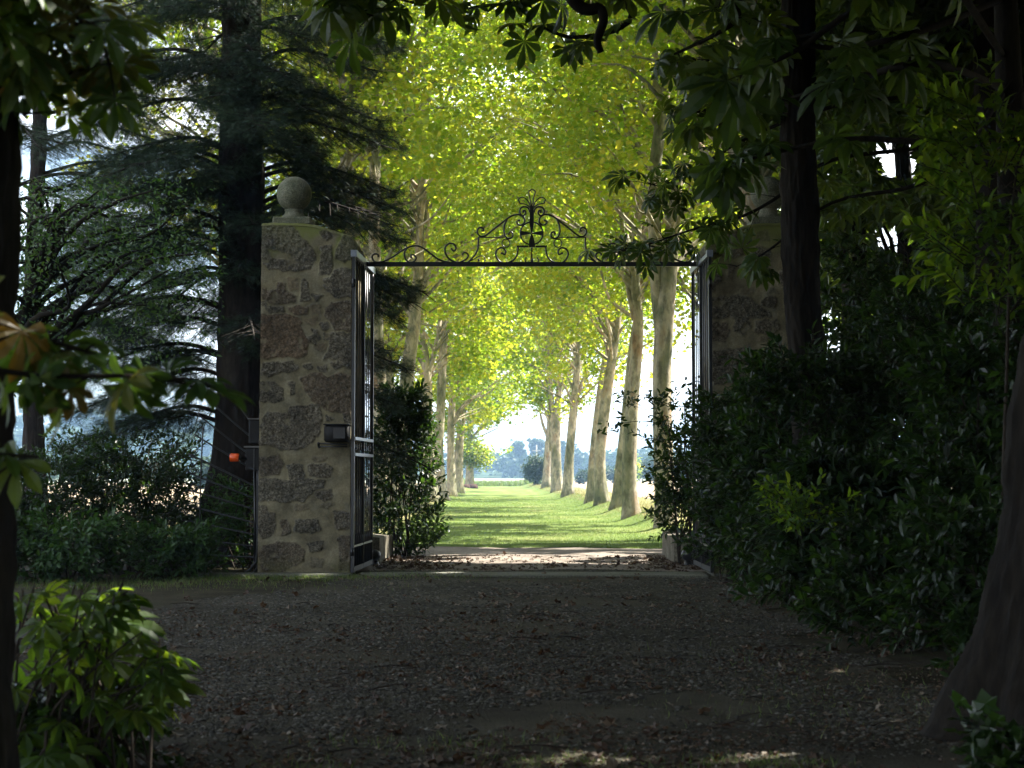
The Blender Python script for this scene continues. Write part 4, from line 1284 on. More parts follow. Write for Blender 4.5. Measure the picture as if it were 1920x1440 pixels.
# ------------------------------------------------------------------ conifers on the left
def conifer(x, y, r0, height, label, seed, zmin, reach, n_bough, side=None, extra=(), lean=0.0, allow=None, group='dark conifers left of the gateway', tuft=.135, dens=1.0):
    rg = np.random.RandomState(seed)
    t = empty('conifer', (x, y, float(ground_h(x, y))), label, 'tree', group)
    zs = np.linspace(-.1, height, 90)
    q = np.stack([x + lean * zs + .05 * np.sin(zs * .6 + seed), y + .04 * np.cos(zs * .5), zs], 1)
    r = r0 * (1 - zs / height * .75) * (1 + .45 * np.exp(-zs / .9))
    mb = MB(); mb.tube(q, r, 64, .05, seed, flare=.35, flutes=5, ridge=.04); mb.build('trunk', M['conifer_bark'], t, True)
    PP = []; DD = []; NN = []; SS = []; TT = []
    mb = MB()
    for k in range(n_bough + len(extra)):
        z0 = zmin + (height - zmin - .5) * (k + rg.rand()) / n_bough
        a = rg.rand() * 2 * math.pi
        if side is not None and rg.rand() < .75: a = side + rg.normal(0, .5)
        L = reach * (1 - .45 * (z0 / height)) * rg.uniform(.65, 1.1)
        if k >= n_bough: z0, a, L = extra[k - n_bough]
        d = np.array([math.cos(a), math.sin(a), 0])
        p0 = np.array([np.interp(z0, zs, q[:, 0]), y, z0])
        pts = smooth_path([p0, p0 + d * L * .35 + np.array([0, 0, .10 * L]), p0 + d * L * .7 + np.array([0, 0, .02 * L]), p0 + d * L + np.array([0, 0, -.10 * L])], 6)
        mb.tube(pts, np.linspace(.045, .008, len(pts)), 6, 0, k, cap=False)
        side_v = np.array([-d[1], d[0], 0])
        ns = int(26 * L / 3)
        for j in range(ns):
            f = .18 + .82 * (j + rg.rand()) / ns
            i0 = f * (len(pts) - 1); i1 = int(i0); fr = i0 - i1
            p = pts[i1] * (1 - fr) + pts[min(i1 + 1, len(pts) - 1)] * fr
            s = 1 if j % 2 else -1
            bl = L * .36 * (1.05 - f) + .25
            bd = unit((side_v * s * .9 + d * .7 + np.array([0, 0, rg.uniform(-.75, -.02)]))[None])[0]
            mb.tube([p, p + bd * bl], [.010, .004], 4, 0, j, cap=False)
            m = int(80 * bl * dens) + 10
            tt = rg.rand(m) ** .8
            Q = p + bd * bl * tt[:, None] + rg.normal(0, .09, (m, 3)) * np.array([1, 1, .9])
            e = unit(bd + side_v * rg.choice([-1, 1], m)[:, None] * .5 + d * .3 + np.array([0, 0, -.3]) + rg.normal(0, .55, (m, 3)))
            PP.append(Q); DD.append(e); NN.append(unit(np.array([0, 0, 1]) + rg.normal(0, .45, (m, 3)))); SS.append(tuft * rg.uniform(.6, 1.25, m)); TT.append(np.clip(rg.normal(.5, .25, m), 0, 1))
    mb.build('boughs', M['conifer_bark'], t, True)
    P = np.concatenate(PP); D = np.concatenate(DD); N = np.concatenate(NN); sz = np.concatenate(SS); tn = np.concatenate(TT)
    kp = sun_keep(P)
    if allow is not None: kp &= allow(P)
    instance('needles', NEEDLE, P[kp], D[kp], N[kp], sz[kp], M['needle'], t, tn[kp], wscale=1.6)
    return t
def open_gate(P):
    u, v, d = proj(P)
    return ~((u > 775 + 18 * np.sin(v * .05)) & (u < 1345)) & ~((P[:, 1] < 26.7) & (u > 478) & (u < 700) & (v > 320) & (v < 1100))
EXB = [(z, a, L) for z, a, L in ((6.3, -.1, 2.9), (6.1, -.35, 2.7), (5.9, .2, 2.9), (6.6, .1, 2.5), (5.6, -.6, 2.3), (4.75, -.05, 3.0), (4.6, -.3, 2.7), (4.5, .25, 2.8), (3.6, 0, 2.9), (3.5, -.3, 2.5), (3.9, .3, 2.6), (7.4, -.2, 2.6), (8.0, .2, 2.5), (8.6, -.4, 2.6), (9.3, 0, 2.4), (3.0, .1, 2.6), (7.0, -.9, 2.4), (8.2, -1.1, 2.4),
       (6.9, 3.1, 3.2), (6.2, 3.3, 3.4), (5.2, 2.9, 3.0), (7.8, 3.0, 3.2), (8.6, 3.3, 3.2), (9.4, 2.9, 3.0), (3.4, 3.2, 2.6), (5.0, -1.5, 1.2), (5.8, -1.3, 1.5), (6.6, -1.7, 1.5), (7.3, -1.4, 1.6), (8.0, -1.8, 1.6), (8.7, -1.3, 1.6), (9.4, -1.6, 1.5), (6.2, -2.2, 1.7), (7.0, -2.4, 1.8), (7.8, -.8, 1.9), (8.4, -2.3, 1.8), (9.0, -.9, 1.9), (5.4, -2.1, 1.4), (6.9, -.7, 1.8), (4.3, 3.3, 2.4), (9.8, 3.1, 2.6), (4.9, -2.6, 1.7))]
conifer(-4.70, 29.0, .54, 17, 'big conifer with a wide dark trunk right behind the left stone pillar', 31, 1.9, 3.6, 74, allow=open_gate, extra=EXB, dens=1.0)
conifer(-9.6, 31.0, .30, 17, 'dark conifer standing outside the left edge with long level boughs', 32, 3.6, 5.2, 38, side=0.1, dens=.5, allow=open_gate)
conifer(-10.6, 37.0, .24, 18, 'thinner conifer behind the level boughs at the left edge', 33, 4.6, 4.6, 24, dens=.45, side=0.0, allow=open_gate)

# ------------------------------------------------------------------ broadleaf trees around the camera
def in_frame(P, mx=20):
    u, v, d = proj(P)
    return (v < 1460 + mx) & (u > -mx) & (u < 1920 + mx) & (v > -mx) & (v < 1460) & (P[:, 1] > 0)
def allow_none(P):
    return ~in_frame(P, 30 + 900.0 / np.maximum(np.abs(P[:, 1]), 3))
def allow_right(P):
    u, v, d = proj(P)
    lim = 1500 - 60 * np.sin(P[:, 2] * 2.3) - 50 * np.sin(P[:, 0] * 3.1 + P[:, 1])
    return (allow_none(P)) | ((u > lim) & (v < 760))
def allow_left(P):
    u, v, d = proj(P)
    return (allow_none(P)) | ((u < 420) & (v > 330) & (v < 740))

MGW = .25
def woodland_tree(x, y, r0, crown, label, seed, n, tpl, size, mat, allow=None, trunk=None, cat='tree', group='shady trees around the drive', nb=70, sig=.8, name='chestnut_tree', lean=(0, 0), bark='dark_bark', holes=None, flare=.6):
    rg = np.random.RandomState(seed)
    g = float(ground_h(x, y))
    t = empty(name, (x, y, g), label, cat, group)
    cx, cyy, cz, rx, ry, rz = crown
    if trunk is None:
        trunk = [(x, y, g - .15, r0), (x + lean[0] * .3, y + lean[1] * .3, g + (cz - g) * .35, r0 * .8), (x * .5 + cx * .5, y * .5 + cyy * .5, g + (cz - g) * .7, r0 * .62), (cx, cyy, cz + rz * .5, r0 * .2)]
    q = smooth_path(trunk, 26)
    mb = MB(); mb.tube(q[:, :3], q[:, 3], 72, .05, seed, flare=flare, flutes=5, ridge=.035); mb.build('trunk', M[bark], t, True)
    v = unit(rg.normal(size=(nb, 3))) * (rg.rand(nb, 1) ** .42)
    C = np.array([cx, cyy, cz]) + v * np.array([rx, ry, rz])
    mb = MB()
    up_ = q[len(q) // 3::3]
    for k in range(0, nb, 2):
        c = C[k]
        if allow is not None and not allow(c[None])[0]: continue
        hd = np.hypot(up_[:, 0] - c[0], up_[:, 1] - c[1])
        a = up_[np.argmin(np.abs(up_[:, 2] - (c[2] - .6 * hd)) + .3 * hd)]
        d = c - a[:3]
        qq = smooth_path([a[:3], a[:3] + d * np.array([.35, .35, .45]) + rg.normal(0, .15, 3), a[:3] + d * np.array([.7, .7, .8]) + rg.normal(0, .2, 3), c], 4)
        if allow is not None:
            ok = allow(qq)
            if not ok.all():
                qq = qq[:max(2, int(np.argmin(ok)))]
                if len(qq) < 3: continue
        mb.tube(qq, np.linspace(min(a[3] * .5, .03 + .012 * np.linalg.norm(d)), .012, len(qq)), 6, 0, k, cap=False)
    if mb.n: mb.build('branches', M[bark], t, True)
    P, D, N, sz, tone = clump_leaves(rg, C, n // nb, sig, size)
    kp = sun_keep(P, MGW) & (P[:, 2] > .6)
    if allow is not None: kp &= allow(P)
    if holes is not None: kp &= ~holes(P)
    instance('crown', tpl, P[kp], D[kp], N[kp], sz[kp], mat, t, tone[kp])
    return t

# trunks that show: left edge, right of the pillar, big one in the right foreground
def T(px, py, Y, r): return (*W(px, py, Y), r)
woodland_tree(-2.13, 6.4, .17, (-4.2, 5.0, 7.6, 3.6, 4.2, 2.8), 'dark chestnut trunk filling the left edge of the picture close by', 41, 9000, PALM_LOW, .36, M['chestnut_leaf'], allow_none,
              trunk=[(-2.02, 6.4, -.1, .19), (-2.035, 6.4, .5, .155), (-2.06, 6.4, 1.0, .15), (-2.08, 6.45, 2.2, .145), (-2.12, 6.4, 3.4, .135), (-2.6, 6.2, 4.8, .12), (-3.5, 5.6, 8.0, .07)], flare=.25)
woodland_tree(3.48, 20.0, .24, (3.4, 19.5, 10.6, 4.2, 4.6, 3.2), 'dark upright trunk standing in front of the right pillar', 42, 14000, PALM_LOW, .38, M['chestnut_leaf'], allow_none,
              trunk=[(3.66, 20.0, .0, .32), (3.66, 20, 1.4, .27), (3.56, 20, 2.6, .235), (3.48, 20, 4.0, .215), (3.45, 20, 6, .20), (3.5, 20, 9, .18), (3.4, 19.6, 12.5, .08)])
woodland_tree(3.05, 9.6, .42, (4.6, 9.5, 7.8, 4.0, 4.4, 3.0), 'massive leaning trunk with flared roots in the dark right foreground', 43, 10000, PALM_LOW, .38, M['chestnut_leaf'], allow_none,
              trunk=[(3.02, 9.6, -.05, .42), (3.07, 9.6, .5, .36), (3.14, 9.6, 1.2, .31), (3.22, 9.6, 2.1, .28), (3.6, 9.6, 3.6, .25), (4.4, 9.5, 8.5, .10)], flare=.4)
# trees whose crowns close the roof over the drive
woodland_tree(-6.0, 14.0, .35, (-3.6, 14.5, 10.2, 5.0, 5.4, 3.0), 'chestnut beyond the left edge arching over the drive', 44, 13000, PALM_LOW, .40, M['chestnut_leaf'], allow_none)
woodland_tree(6.6, 13.5, .36, (4.4, 14.0, 10.0, 5.0, 5.6, 3.2), 'chestnut behind the right foreground trunk, crown over the drive', 45, 14000, PALM_LOW, .40, M['chestnut_leaf'], allow_none)
woodland_tree(-5.5, 3.0, .35, (-2.0, 4.0, 8.2, 5.0, 5.0, 2.6), 'tree behind the left edge shading the near drive', 46, 10000, PALM_LOW, .40, M['chestnut_leaf'], allow_none)
woodland_tree(5.6, 4.0, .38, (3.6, 4.8, 8.4, 5.2, 5.0, 2.8), 'tree outside the right edge shading the near drive', 47, 12000, PALM_LOW, .40, M['chestnut_leaf'], allow_none)
woodland_tree(7.2, 22.5, .32, (6.4, 22.5, 10.6, 5.0, 5.4, 5.0), 'tall dark tree deep in the thicket right of the upright trunk', 48, 22000, PALM_LOW, .36, M['chestnut_leaf'], allow_right, holes=sky_holes)
woodland_tree(6.2, 30.0, .30, (6.0, 30.0, 11.0, 4.6, 5.0, 6.0), 'dark tree in the thicket beyond the right pillar', 49, 24000, PALM_LOW, .36, M['chestnut_leaf'], allow_right, holes=sky_holes)
woodland_tree(11.5, 30.0, .34, (10.6, 30.0, 9.0, 5.4, 5.4, 7.4), 'dense tree at the far right of the thicket', 50, 24000, PALM_LOW, .38, M['chestnut_leaf'], allow_right, holes=sky_holes)
woodland_tree(9.0, 37.0, .34, (8.6, 37.0, 9.0, 5.0, 5.0, 8.0), 'leafy tree at the back of the thicket behind the pillar', 51, 26000, PALM_LOW, .38, M['chestnut_leaf'], allow_right, holes=sky_holes)
woodland_tree(12.0, 20.0, .34, (10.4, 19.0, 10.2, 5.6, 6.0, 5.4), 'tree beyond the right edge that darkens the shrubs', 52, 20000, PALM_LOW, .42, M['chestnut_leaf'], allow_right, holes=sky_holes)
woodland_tree(10.5, 9.0, .34, (9.0, 9.5, 9.4, 5.0, 5.6, 5.0), 'tree to the right of the camera keeping out the sun', 53, 16000, PALM_LOW, .42, M['chestnut_leaf'], allow_none)
woodland_tree(1.2, -5.0, .4, (1.4, -3.5, 8.6, 5.0, 4.6, 2.6), 'tree behind the camera with its crown over the path', 54, 8000, PALM_LOW, .42, M['chestnut_leaf'], allow_none)
woodland_tree(6.5, -4.0, .34, (5.6, -3.0, 7.6, 5.0, 4.6, 4.0), 'unseen tree added behind and to the right of the camera to block light', 57, 14000, PALM_LOW, .42, M['chestnut_leaf'], allow_none)  # out of view, added to darken the shrubs on the right
woodland_tree(9.5, 1.5, .34, (8.4, 2.5, 6.6, 4.6, 4.6, 4.6), 'unseen low branched tree added beyond the right edge near the camera to block light', 58, 14000, PALM_LOW, .42, M['chestnut_leaf'], allow_none)  # also added unseen, keeps light off the right side
woodland_tree(3.4, -8.0, .34, (3.6, -8.0, 4.6, 4.4, 3.0, 4.0), 'unseen leafy tree added behind the camera on the right to block sky light', 59, 15000, PALM_LOW, .42, M['chestnut_leaf'], allow_none)  # added out of view, dense low crown shuts off sky from behind
woodland_tree(8.5, -6.5, .34, (8.5, -6.5, 4.6, 4.6, 3.6, 4.2), 'unseen leafy tree added behind the camera far to the right to block sky light', 60, 15000, PALM_LOW, .42, M['chestnut_leaf'], allow_none)  # second low crown added out of view against light from behind right
woodland_tree(0.6, 24.0, .02, (0.9, 24.5, 12.2, 5.4, 4.8, 2.0), 'crown boughs meeting above the gateway', 55, 12000, PALM_LOW, .40, M['chestnut_leaf'], allow_none,
              trunk=[(9.0, 26.5, 0, .30), (8.6, 26.3, 5, .26), (6.0, 25.5, 10.6, .18), (2.0, 24.6, 12.0, .12), (.2, 24.5, 12.4, .06)])
woodland_tree(-8.0, 24.5, .22, (-6.6, 24.2, 4.6, 2.6, 2.2, 1.7), 'small leaved tree reaching in from the left edge above the hedge', 56, 11500, OVATE, .078, M['holly_leaf'], allow_left,
              name='holly_tree', group=None, nb=120, sig=.42, cat='tree')

# ------------------------------------------------------------------ low hanging boughs with hand shaped leaves
def hero_bough(tree_loc, label, boughs, seed, mat='chestnut_leaf', tpl=PALM_HERO, size=.30, group='boughs hanging into view', hang=.5, up=.75, clear=None, rb=.035):
    t = empty('chestnut_tree', (tree_loc[0], tree_loc[1], 0), label, 'tree', group)
    rg = np.random.RandomState(seed)
    x, y, r, h = tree_loc
    mb = MB(); mb.tube([(x, y, -.1), (x + .1, y, h * .5), (x, y, h)], [r, r * .8, r * .4], 20, .06, seed, .4); mb.build('trunk', M['dark_bark'], t, True)
    mbb = MB(); PP = []; DD = []; NN = []; SS = []
    for pts, Y0, Y1, nl, spread in boughs:
        n = len(pts)
        q = np.array([W(p[0], p[1], Y0 + (Y1 - Y0) * i / max(1, n - 1)) for i, p in enumerate(pts)])
        root = np.array([x, y, min(h * .9, q[0][2] + 1.0)])
        q = smooth_path(np.vstack([root, q]), 6)
        mbb.tube(q, np.linspace(rb, .006, len(q)), 7, .03, seed, cap=False)
        k0 = 6
        for j in range(nl):
            f = k0 + (len(q) - 1 - k0) * (j + rg.rand() * .8) / nl
            i = int(f); p = q[i] * (1 - f + i) + q[min(i + 1, len(q) - 1)] * (f - i)
            d = rand_dirs(rg, 1)[0]; d[2] = d[2] * .5 - .1
            L = spread * rg.uniform(.35, 1.0)
            e = p + d * L
            if clear is not None:
                uu, vv, _d = proj(e[None])
                if clear(uu[0], vv[0]): continue
            mbb.tube([p, p + d * L * .5 + np.array([0, 0, .04 * L]), e], [.007, .004, .003], 5, 0, j, cap=False)
            PP.append(e); DD.append(unit((d * .8 + np.array([0, 0, -hang]) + rg.normal(0, .25, 3))[None])[0])
            NN.append(unit((np.array([0, -.35, up]) + rg.normal(0, .35, 3))[None])[0]); SS.append(size * rg.uniform(.7, 1.2))
    mbb.build('branches', M['dark_bark'], t, True)
    PP = np.array(PP); kp = sun_keep(PP, .10, .9) & ~sky_holes(PP)
    instance('leaves', tpl, PP[kp], np.array(DD)[kp], np.array(NN)[kp], np.array(SS)[kp], M[mat], t, rg.rand(kp.sum()) ** (1.6 if mat == 'rusty_leaf' else 1) * (.9 if mat == 'rusty_leaf' else 1), smooth=False)
    return t

hero_bough((-4.2, 4.4, .16, 6), 'chestnut whose large leaves hang into the top left corner and across the left side', [
    ([(-220, -80), (-60, -40), (60, 0), (150, 50), (215, 110)], 5.6, 6.2, 34, .32),
    ([(-220, 20), (-60, 60), (60, 90), (140, 150)], 5.8, 6.4, 26, .32),
    ([(-200, 180), (-80, 170), (10, 190), (50, 220)], 6.0, 6.5, 10, .22),
    ([(-220, 520), (-60, 590), (40, 625), (130, 650), (180, 665)], 5.4, 5.7, 13, .14),
    ([(-220, 620), (-20, 690), (120, 705), (240, 705), (330, 715), (385, 730)], 5.2, 5.8, 13, .10),
    ([(-200, 840), (-60, 850), (40, 855), (70, 858)], 5.6, 5.8, 4, .08)], 101, 'rusty_leaf', size=.17, hang=.25, rb=.012)
hero_bough((-5.0, 12.0, .18, 7), 'chestnut with dark hanging leaves at the top edge above the left pillar', [
    ([(420, -160), (560, -40), (640, 10), (700, 30)], 10.8, 11.4, 13, .30),
    ([(460, -160), (640, -60), (730, -10), (790, 10)], 11.0, 11.6, 15, .28)], 102, size=.24)
hero_bough((4.6, 12.6, .2, 7), 'chestnut with a bare hooked twig and leaves along the top edge', [
    ([(1500, -120), (1300, -60), (1150, -30), (1000, 0), (900, 12), (870, 18)], 12.6, 13.2, 20, .22),
    ([(1240, -80), (1180, 40), (1080, 70), (1010, 50), (985, 60)], 13.2, 13.6, 9, .2),
    ([(1450, -40), (1380, 40), (1290, 90), (1240, 110)], 12.4, 13.0, 15, .28)], 103, size=.22)
hk = np.array([W(x, y, 12.0) for x, y in ((1040, -60), (1075, 0), (1100, 18), (1124, 16), (1131, 40), (1120, 75), (1126, 98))])
mb = MB(); mb.tube(smooth_path(hk, 5), np.linspace(.055, .024, 31), 9, .08, 4); o = mb.build('dead_branch', M['dark_bark'], None, True)
tag(o, 'bare black hooked branch hanging from the top edge over the avenue', 'branch')
def trunk_gap(u, v):
    return 1462 < u < 1552
def trunk_gap2(u, v):
    return 1470 < u < 1545 or (1400 < u < 1480 and 310 < v < 420)
hero_bough((4.9, 16.5, .2, 8), 'chestnut with big drooping leaves to the left of the upright right trunk', [
    ([(1750, -60), (1600, 20), (1500, 90), (1420, 130), (1380, 150)], 10.4, 10.8, 18, .28),
    ([(1750, 120), (1600, 150), (1500, 180), (1420, 200), (1345, 235)], 11.5, 12.4, 18, .32),
    ([(1800, 260), (1600, 260), (1480, 280), (1400, 300), (1320, 330)], 13.8, 14.6, 24, .42),
    ([(1720, 60), (1560, 90), (1440, 60), (1350, 20), (1300, 30)], 14, 14.6, 16, .4)], 104, size=.30, clear=trunk_gap)
hero_bough((5.4, 19.0, .22, 9), 'chestnut branches crossing in front of the right pillar top', [
    ([(1800, 250), (1560, 300), (1450, 375), (1380, 410), (1300, 430), (1210, 460), (1150, 475)], 20.6, 22.0, 80, .55),
    ([(1800, 150), (1560, 200), (1420, 250), (1330, 300), (1250, 345), (1215, 345)], 19.6, 21.4, 76, .55),
    ([(1800, 80), (1560, 130), (1450, 160), (1350, 200), (1260, 220)], 19.6, 21.0, 84, .6),
    ([(1800, 50), (1560, 60), (1450, 80), (1360, 110), (1290, 110)], 19.0, 20.6, 70, .6),
    ([(1750, 330), (1560, 380), (1440, 470), (1380, 500)], 19.6, 20.4, 30, .5)], 105, size=.235, hang=.3, clear=trunk_gap2)

# ------------------------------------------------------------------ shrubs
def shrub(name, x, y, r, h, label, mat, n, size, seed, tpl=OVATE, group=None, cat='shrub', lift=0.0, taper=0.5, ry=None, spray=0, allow=None, up=.8, nst=14, extra=()):
    rg = np.random.RandomState(seed)
    g = float(ground_h(x, y))
    b = empty(name, (x, y, g), label, cat, group)
    ry = ry or r
    mb = MB(); PP = []; DD = []; NN = []; SS = []
    nt = max(30, n // 14)
    for k in range(nt):
        f = rg.rand() ** .8
        z = g + lift + (h - lift) * f
        w = (1 - taper * f) * (1 - .35 * (1 - min(1, f / .15)))
        a = rg.rand() * 6.28; q = rg.rand() ** .45
        e = np.array([x + math.cos(a) * r * w * q, y + math.sin(a) * ry * w * q, z])
        d = unit(np.array([[math.cos(a) * .8, math.sin(a) * .8, .45 + rg.normal() * .3]]))[0]
        L = .28 + .16 * rg.rand()
        if k < nst:
            s = np.array([x + rg.normal() * r * .18, y + rg.normal() * r * .18, g - .03])
            mb.tube(smooth_path([s, (s + e) / 2 + np.array([0, 0, .1 * h]) * rg.rand(), e, e + d * L], 3), np.linspace(.007 + .003 * h, .003, 10), 5, 0, k, cap=False)
        else:
            mb.tube([e - d * .1, e + d * L], [.005, .003], 4, 0, k, cap=False)
        m = 14
        tt = np.linspace(.05, 1, m)
        ph = np.arange(m) * 2.4 + rg.rand() * 6
        sx = unit(np.cross(d, np.array([.1, .2, 1.0]))[None])[0]; sy = np.cross(d, sx)
        P = e + d * L * tt[:, None] + rg.normal(0, .01, (m, 3))
        D = unit(d * (.35 + .8 * tt[:, None]) + (np.cos(ph)[:, None] * sx + np.sin(ph)[:, None] * sy) * .9 + np.array([0, 0, -.12]) + rg.normal(0, .12, (m, 3)))
        PP.append(P); DD.append(D); NN.append(unit(d * .5 + np.array([0, 0, up]) + rg.normal(0, .35, (m, 3)))); SS.append(size * rg.uniform(.6, 1.15, m))
    for pts, m, Y in extra:
        q = smooth_path([(x, y, g + .3)] + [W(px, py, Y) for px, py in pts], 8)
        mb.tube(q, np.linspace(.012, .003, len(q)), 5, cap=False)
        f = 8 + (len(q) - 9) * rg.rand(m)
        i0 = f.astype(int); fr = (f - i0)[:, None]
        P = q[i0] * (1 - fr) + q[np.minimum(i0 + 1, len(q) - 1)] * fr + rg.normal(0, .07, (m, 3))
        PP.append(P); DD.append(unit(rg.normal(0, .6, (m, 3)) + np.array([-.5, 0, -.35]))); NN.append(rand_dirs(rg, m)); SS.append(size * rg.uniform(.6, 1.1, m))
    P = np.concatenate(PP); D = np.concatenate(DD); N = np.concatenate(NN); sz = np.concatenate(SS)
    k = (P[:, 2] > g + .01) & sun_keep(P, .0, .5, False)
    if x > 2.9 and y > 11: k &= ~sky_holes(P)
    if allow is not None: k &= allow(P)
    mb.build('stems', M['twig'], b, True)
    instance('foliage', tpl, P[k], D[k], N[k], sz[k], mat, b, np.clip(rg.normal(.45, .25, k.sum()), 0, 1))
    return b
# by the gate
shrub('laurel_shrub', -2.02, 31.0, .78, 3.0, 'upright glossy laurel shrub just behind the left gate leaf', M['laurel_leaf'], 6400, .14, 201, taper=.78)
def beside_gate(P):
    u, v, d = proj(P)
    return u < 1420
shrub('laurel_shrub', 3.05, 27.9, .62, 2.1, 'dark leaved shrub at the foot of the right gate leaf', M['laurel_leaf'], 2400, .14, 202, taper=.3, lift=.5)
shrub('laurel_shrub', 2.75, 27.6, .75, 2.75, 'thin sprays of dark leaves high beside the right gate leaf', M['laurel_leaf'], 300, .13, 203, lift=1.6, taper=.1, nst=5,
      extra=(([(1335,850),(1270,805),(1210,790),(1160,795),(1128,805)], 70, 27.4), ([(1335,790),(1260,760),(1210,745),(1175,732)], 50, 27.5), ([(1330,880),(1262,872),(1215,880)], 60, 27.3), ([(1330,930),(1265,940),(1225,965)], 70, 27.4), ([(1320,740),(1270,730),(1235,752)], 40, 27.3)))
# dark mass on the right
LS = [(3.30, 24.15, .72, 2.55, 5200), (4.0, 23.3, 1.25, 2.5, 9000), (3.3, 18.75, .85, 2.75, 6200), (5.2, 22.0, 1.5, 4.4, 9000), (4.9, 18.5, 1.3, 3.3, 8200), (3.55, 17.3, .95, 1.55, 5600), (5.6, 16.0, 1.4, 4.2, 8000),
      (4.4, 14.6, 1.1, 2.5, 6400), (3.3, 14.3, .65, 1.0, 2600), (4.6, 12.2, 1.0, 3.1, 5600), (3.45, 12.1, .6, 1.2, 2400), (7.4, 19.5, 1.6, 5.2, 8000), (6.6, 25.0, 1.6, 5.0, 8000)]
LL = ['dark laurel hiding the lower half of the right gate leaf', 'dark laurel shrub covering the foot of the right pillar', 'laurel heaped in front of the foot of the upright trunk', 'tall laurel right behind the upright trunk',
      'dense dark laurel in the middle of the right thicket', 'low laurel at the drive edge right of centre', 'high laurel at the back right of the thicket',
      'glossy laurel with sunny specks left of the massive trunk', 'knee high laurel nearest the drive below the thicket', 'laurel with bright upper leaves at the right edge above the massive trunk',
      'small laurel beside the roots of the massive trunk', 'tallest laurel at the right edge under the tree crowns', 'tall laurel in the shade behind the right pillar']
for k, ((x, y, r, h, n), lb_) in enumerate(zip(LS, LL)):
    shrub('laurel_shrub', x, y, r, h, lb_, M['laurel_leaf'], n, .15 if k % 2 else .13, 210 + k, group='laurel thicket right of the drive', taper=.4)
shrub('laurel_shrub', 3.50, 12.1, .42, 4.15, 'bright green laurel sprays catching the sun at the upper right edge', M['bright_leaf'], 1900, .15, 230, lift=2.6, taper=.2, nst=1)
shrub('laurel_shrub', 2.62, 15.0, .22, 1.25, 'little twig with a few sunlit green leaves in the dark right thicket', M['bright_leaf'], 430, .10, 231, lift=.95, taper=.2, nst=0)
# understory and hedge on the left, behind the verge
HS = [(-7.0, 25.6, 1.0, 1.75, 5200), (-5.75, 25.9, .9, 1.8, 5200), (-4.2, 26.6, .6, 1.25, 2400), (-8.6, 25.0, 1.1, 1.9, 4600), (-6.2, 23.4, .6, .8, 2200), (-4.9, 24.3, .5, .62, 1600), (-7.6, 23.0, .7, 1.0, 2600), (-6.6, 27.8, 1.2, 2.1, 5200)]
HL = ['hedge shrub in the middle of the left side with light specks', 'hedge shrub beside the fan grille', 'low shrub behind the bars of the fan grille', 'hedge shrub beside the near left trunk',
      'small pale leaved plant in front of the left hedge', 'small shrub with grey green leaves at the foot of the fan grille', 'knee high shrub at the left end of the verge', 'taller shrub at the back of the left hedge']
for k, ((x, y, r, h, n), lb_) in enumerate(zip(HS, HL)):
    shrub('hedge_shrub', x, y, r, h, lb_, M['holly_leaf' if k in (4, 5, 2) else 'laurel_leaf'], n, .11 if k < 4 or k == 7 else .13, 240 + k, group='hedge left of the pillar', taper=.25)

# chestnut sapling in the lower left corner
def sapling():
    b = empty('chestnut_sapling', (-2.2, 8.0, 0), 'chestnut sapling with big sunlit leaves in the lower left corner', 'sapling')
    rg = np.random.RandomState(301)
    mb = MB(); PP = []; DD = []; NN = []; SS = []
    for k in range(105):
        f = k / 105
        px = 30 + 300 * rg.rand() ** .9; py = 1110 + (1420 - 1110) * rg.rand()
        if px > 240 and (py < 1200 or py > 1350): px = 60 + 120 * rg.rand()
        Y = rg.uniform(7.5, 8.5)
        e = np.array(W(px, py, Y))
        e[2] = max(e[2], .12)
        s = np.array([-2.15 + rg.normal() * .22, 8.0 + rg.normal() * .22, .0])
        d = e - s
        mb.tube(smooth_path([s, s + d * np.array([.35, .35, .6]), e + np.array([0, 0, .03]), e], 4), np.linspace(.007, .0025, 13) * (1 if k % 3 else 1.3), 6, 0, k, cap=False)
        out = unit(np.array([[d[0] + .35, d[1] * .6 - .1, -.08 + .2 * rg.normal()]]))[0]
        PP.append(e); DD.append(unit((out + rg.normal(0, .22, 3))[None])[0]); NN.append(unit((np.array([0, -.12, 1]) + rg.normal(0, .25, 3))[None])[0]); SS.append(rg.uniform(.12, .21))
    for (px, py, Y, s_) in ((285, 1285, 7.9, .25), (255, 1165, 8.0, .22), (240, 1235, 7.8, .22), (265, 1330, 7.7, .2), (215, 1180, 8.1, .24)):
        e = np.array(W(px - 35, py, Y)); PP.append(e); DD.append(np.array([1, -.15, .02])); NN.append(unit(np.array([[.05, -.5, .85]]))[0]); SS.append(s_)
        s = np.array([-2.2, 8.0, .1]); mb.tube(smooth_path([s, (s + e) / 2 + np.array([0, 0, .08]), e], 4), np.linspace(.010, .0035, 9), 6, cap=False)
    mb.build('stems', M['twig'], b, True)
    instance('leaves', PALM_HERO, np.array(PP), np.array(DD), np.array(NN), np.array(SS), M['sapling_leaf'], b, rg.rand(len(PP)))
sapling()
shrub('bramble', -2.3, 8.3, .42, .35, 'low bramble tangle under the chestnut sapling', M['laurel_leaf'], 700, .08, 302, tpl=LOBED, taper=.2)
shrub('bramble', 2.7, 7.7, .40, .14, 'dim large leaved ground plant in the lower right corner', M['laurel_leaf'], 260, .12, 303, tpl=LOBED, taper=.1)

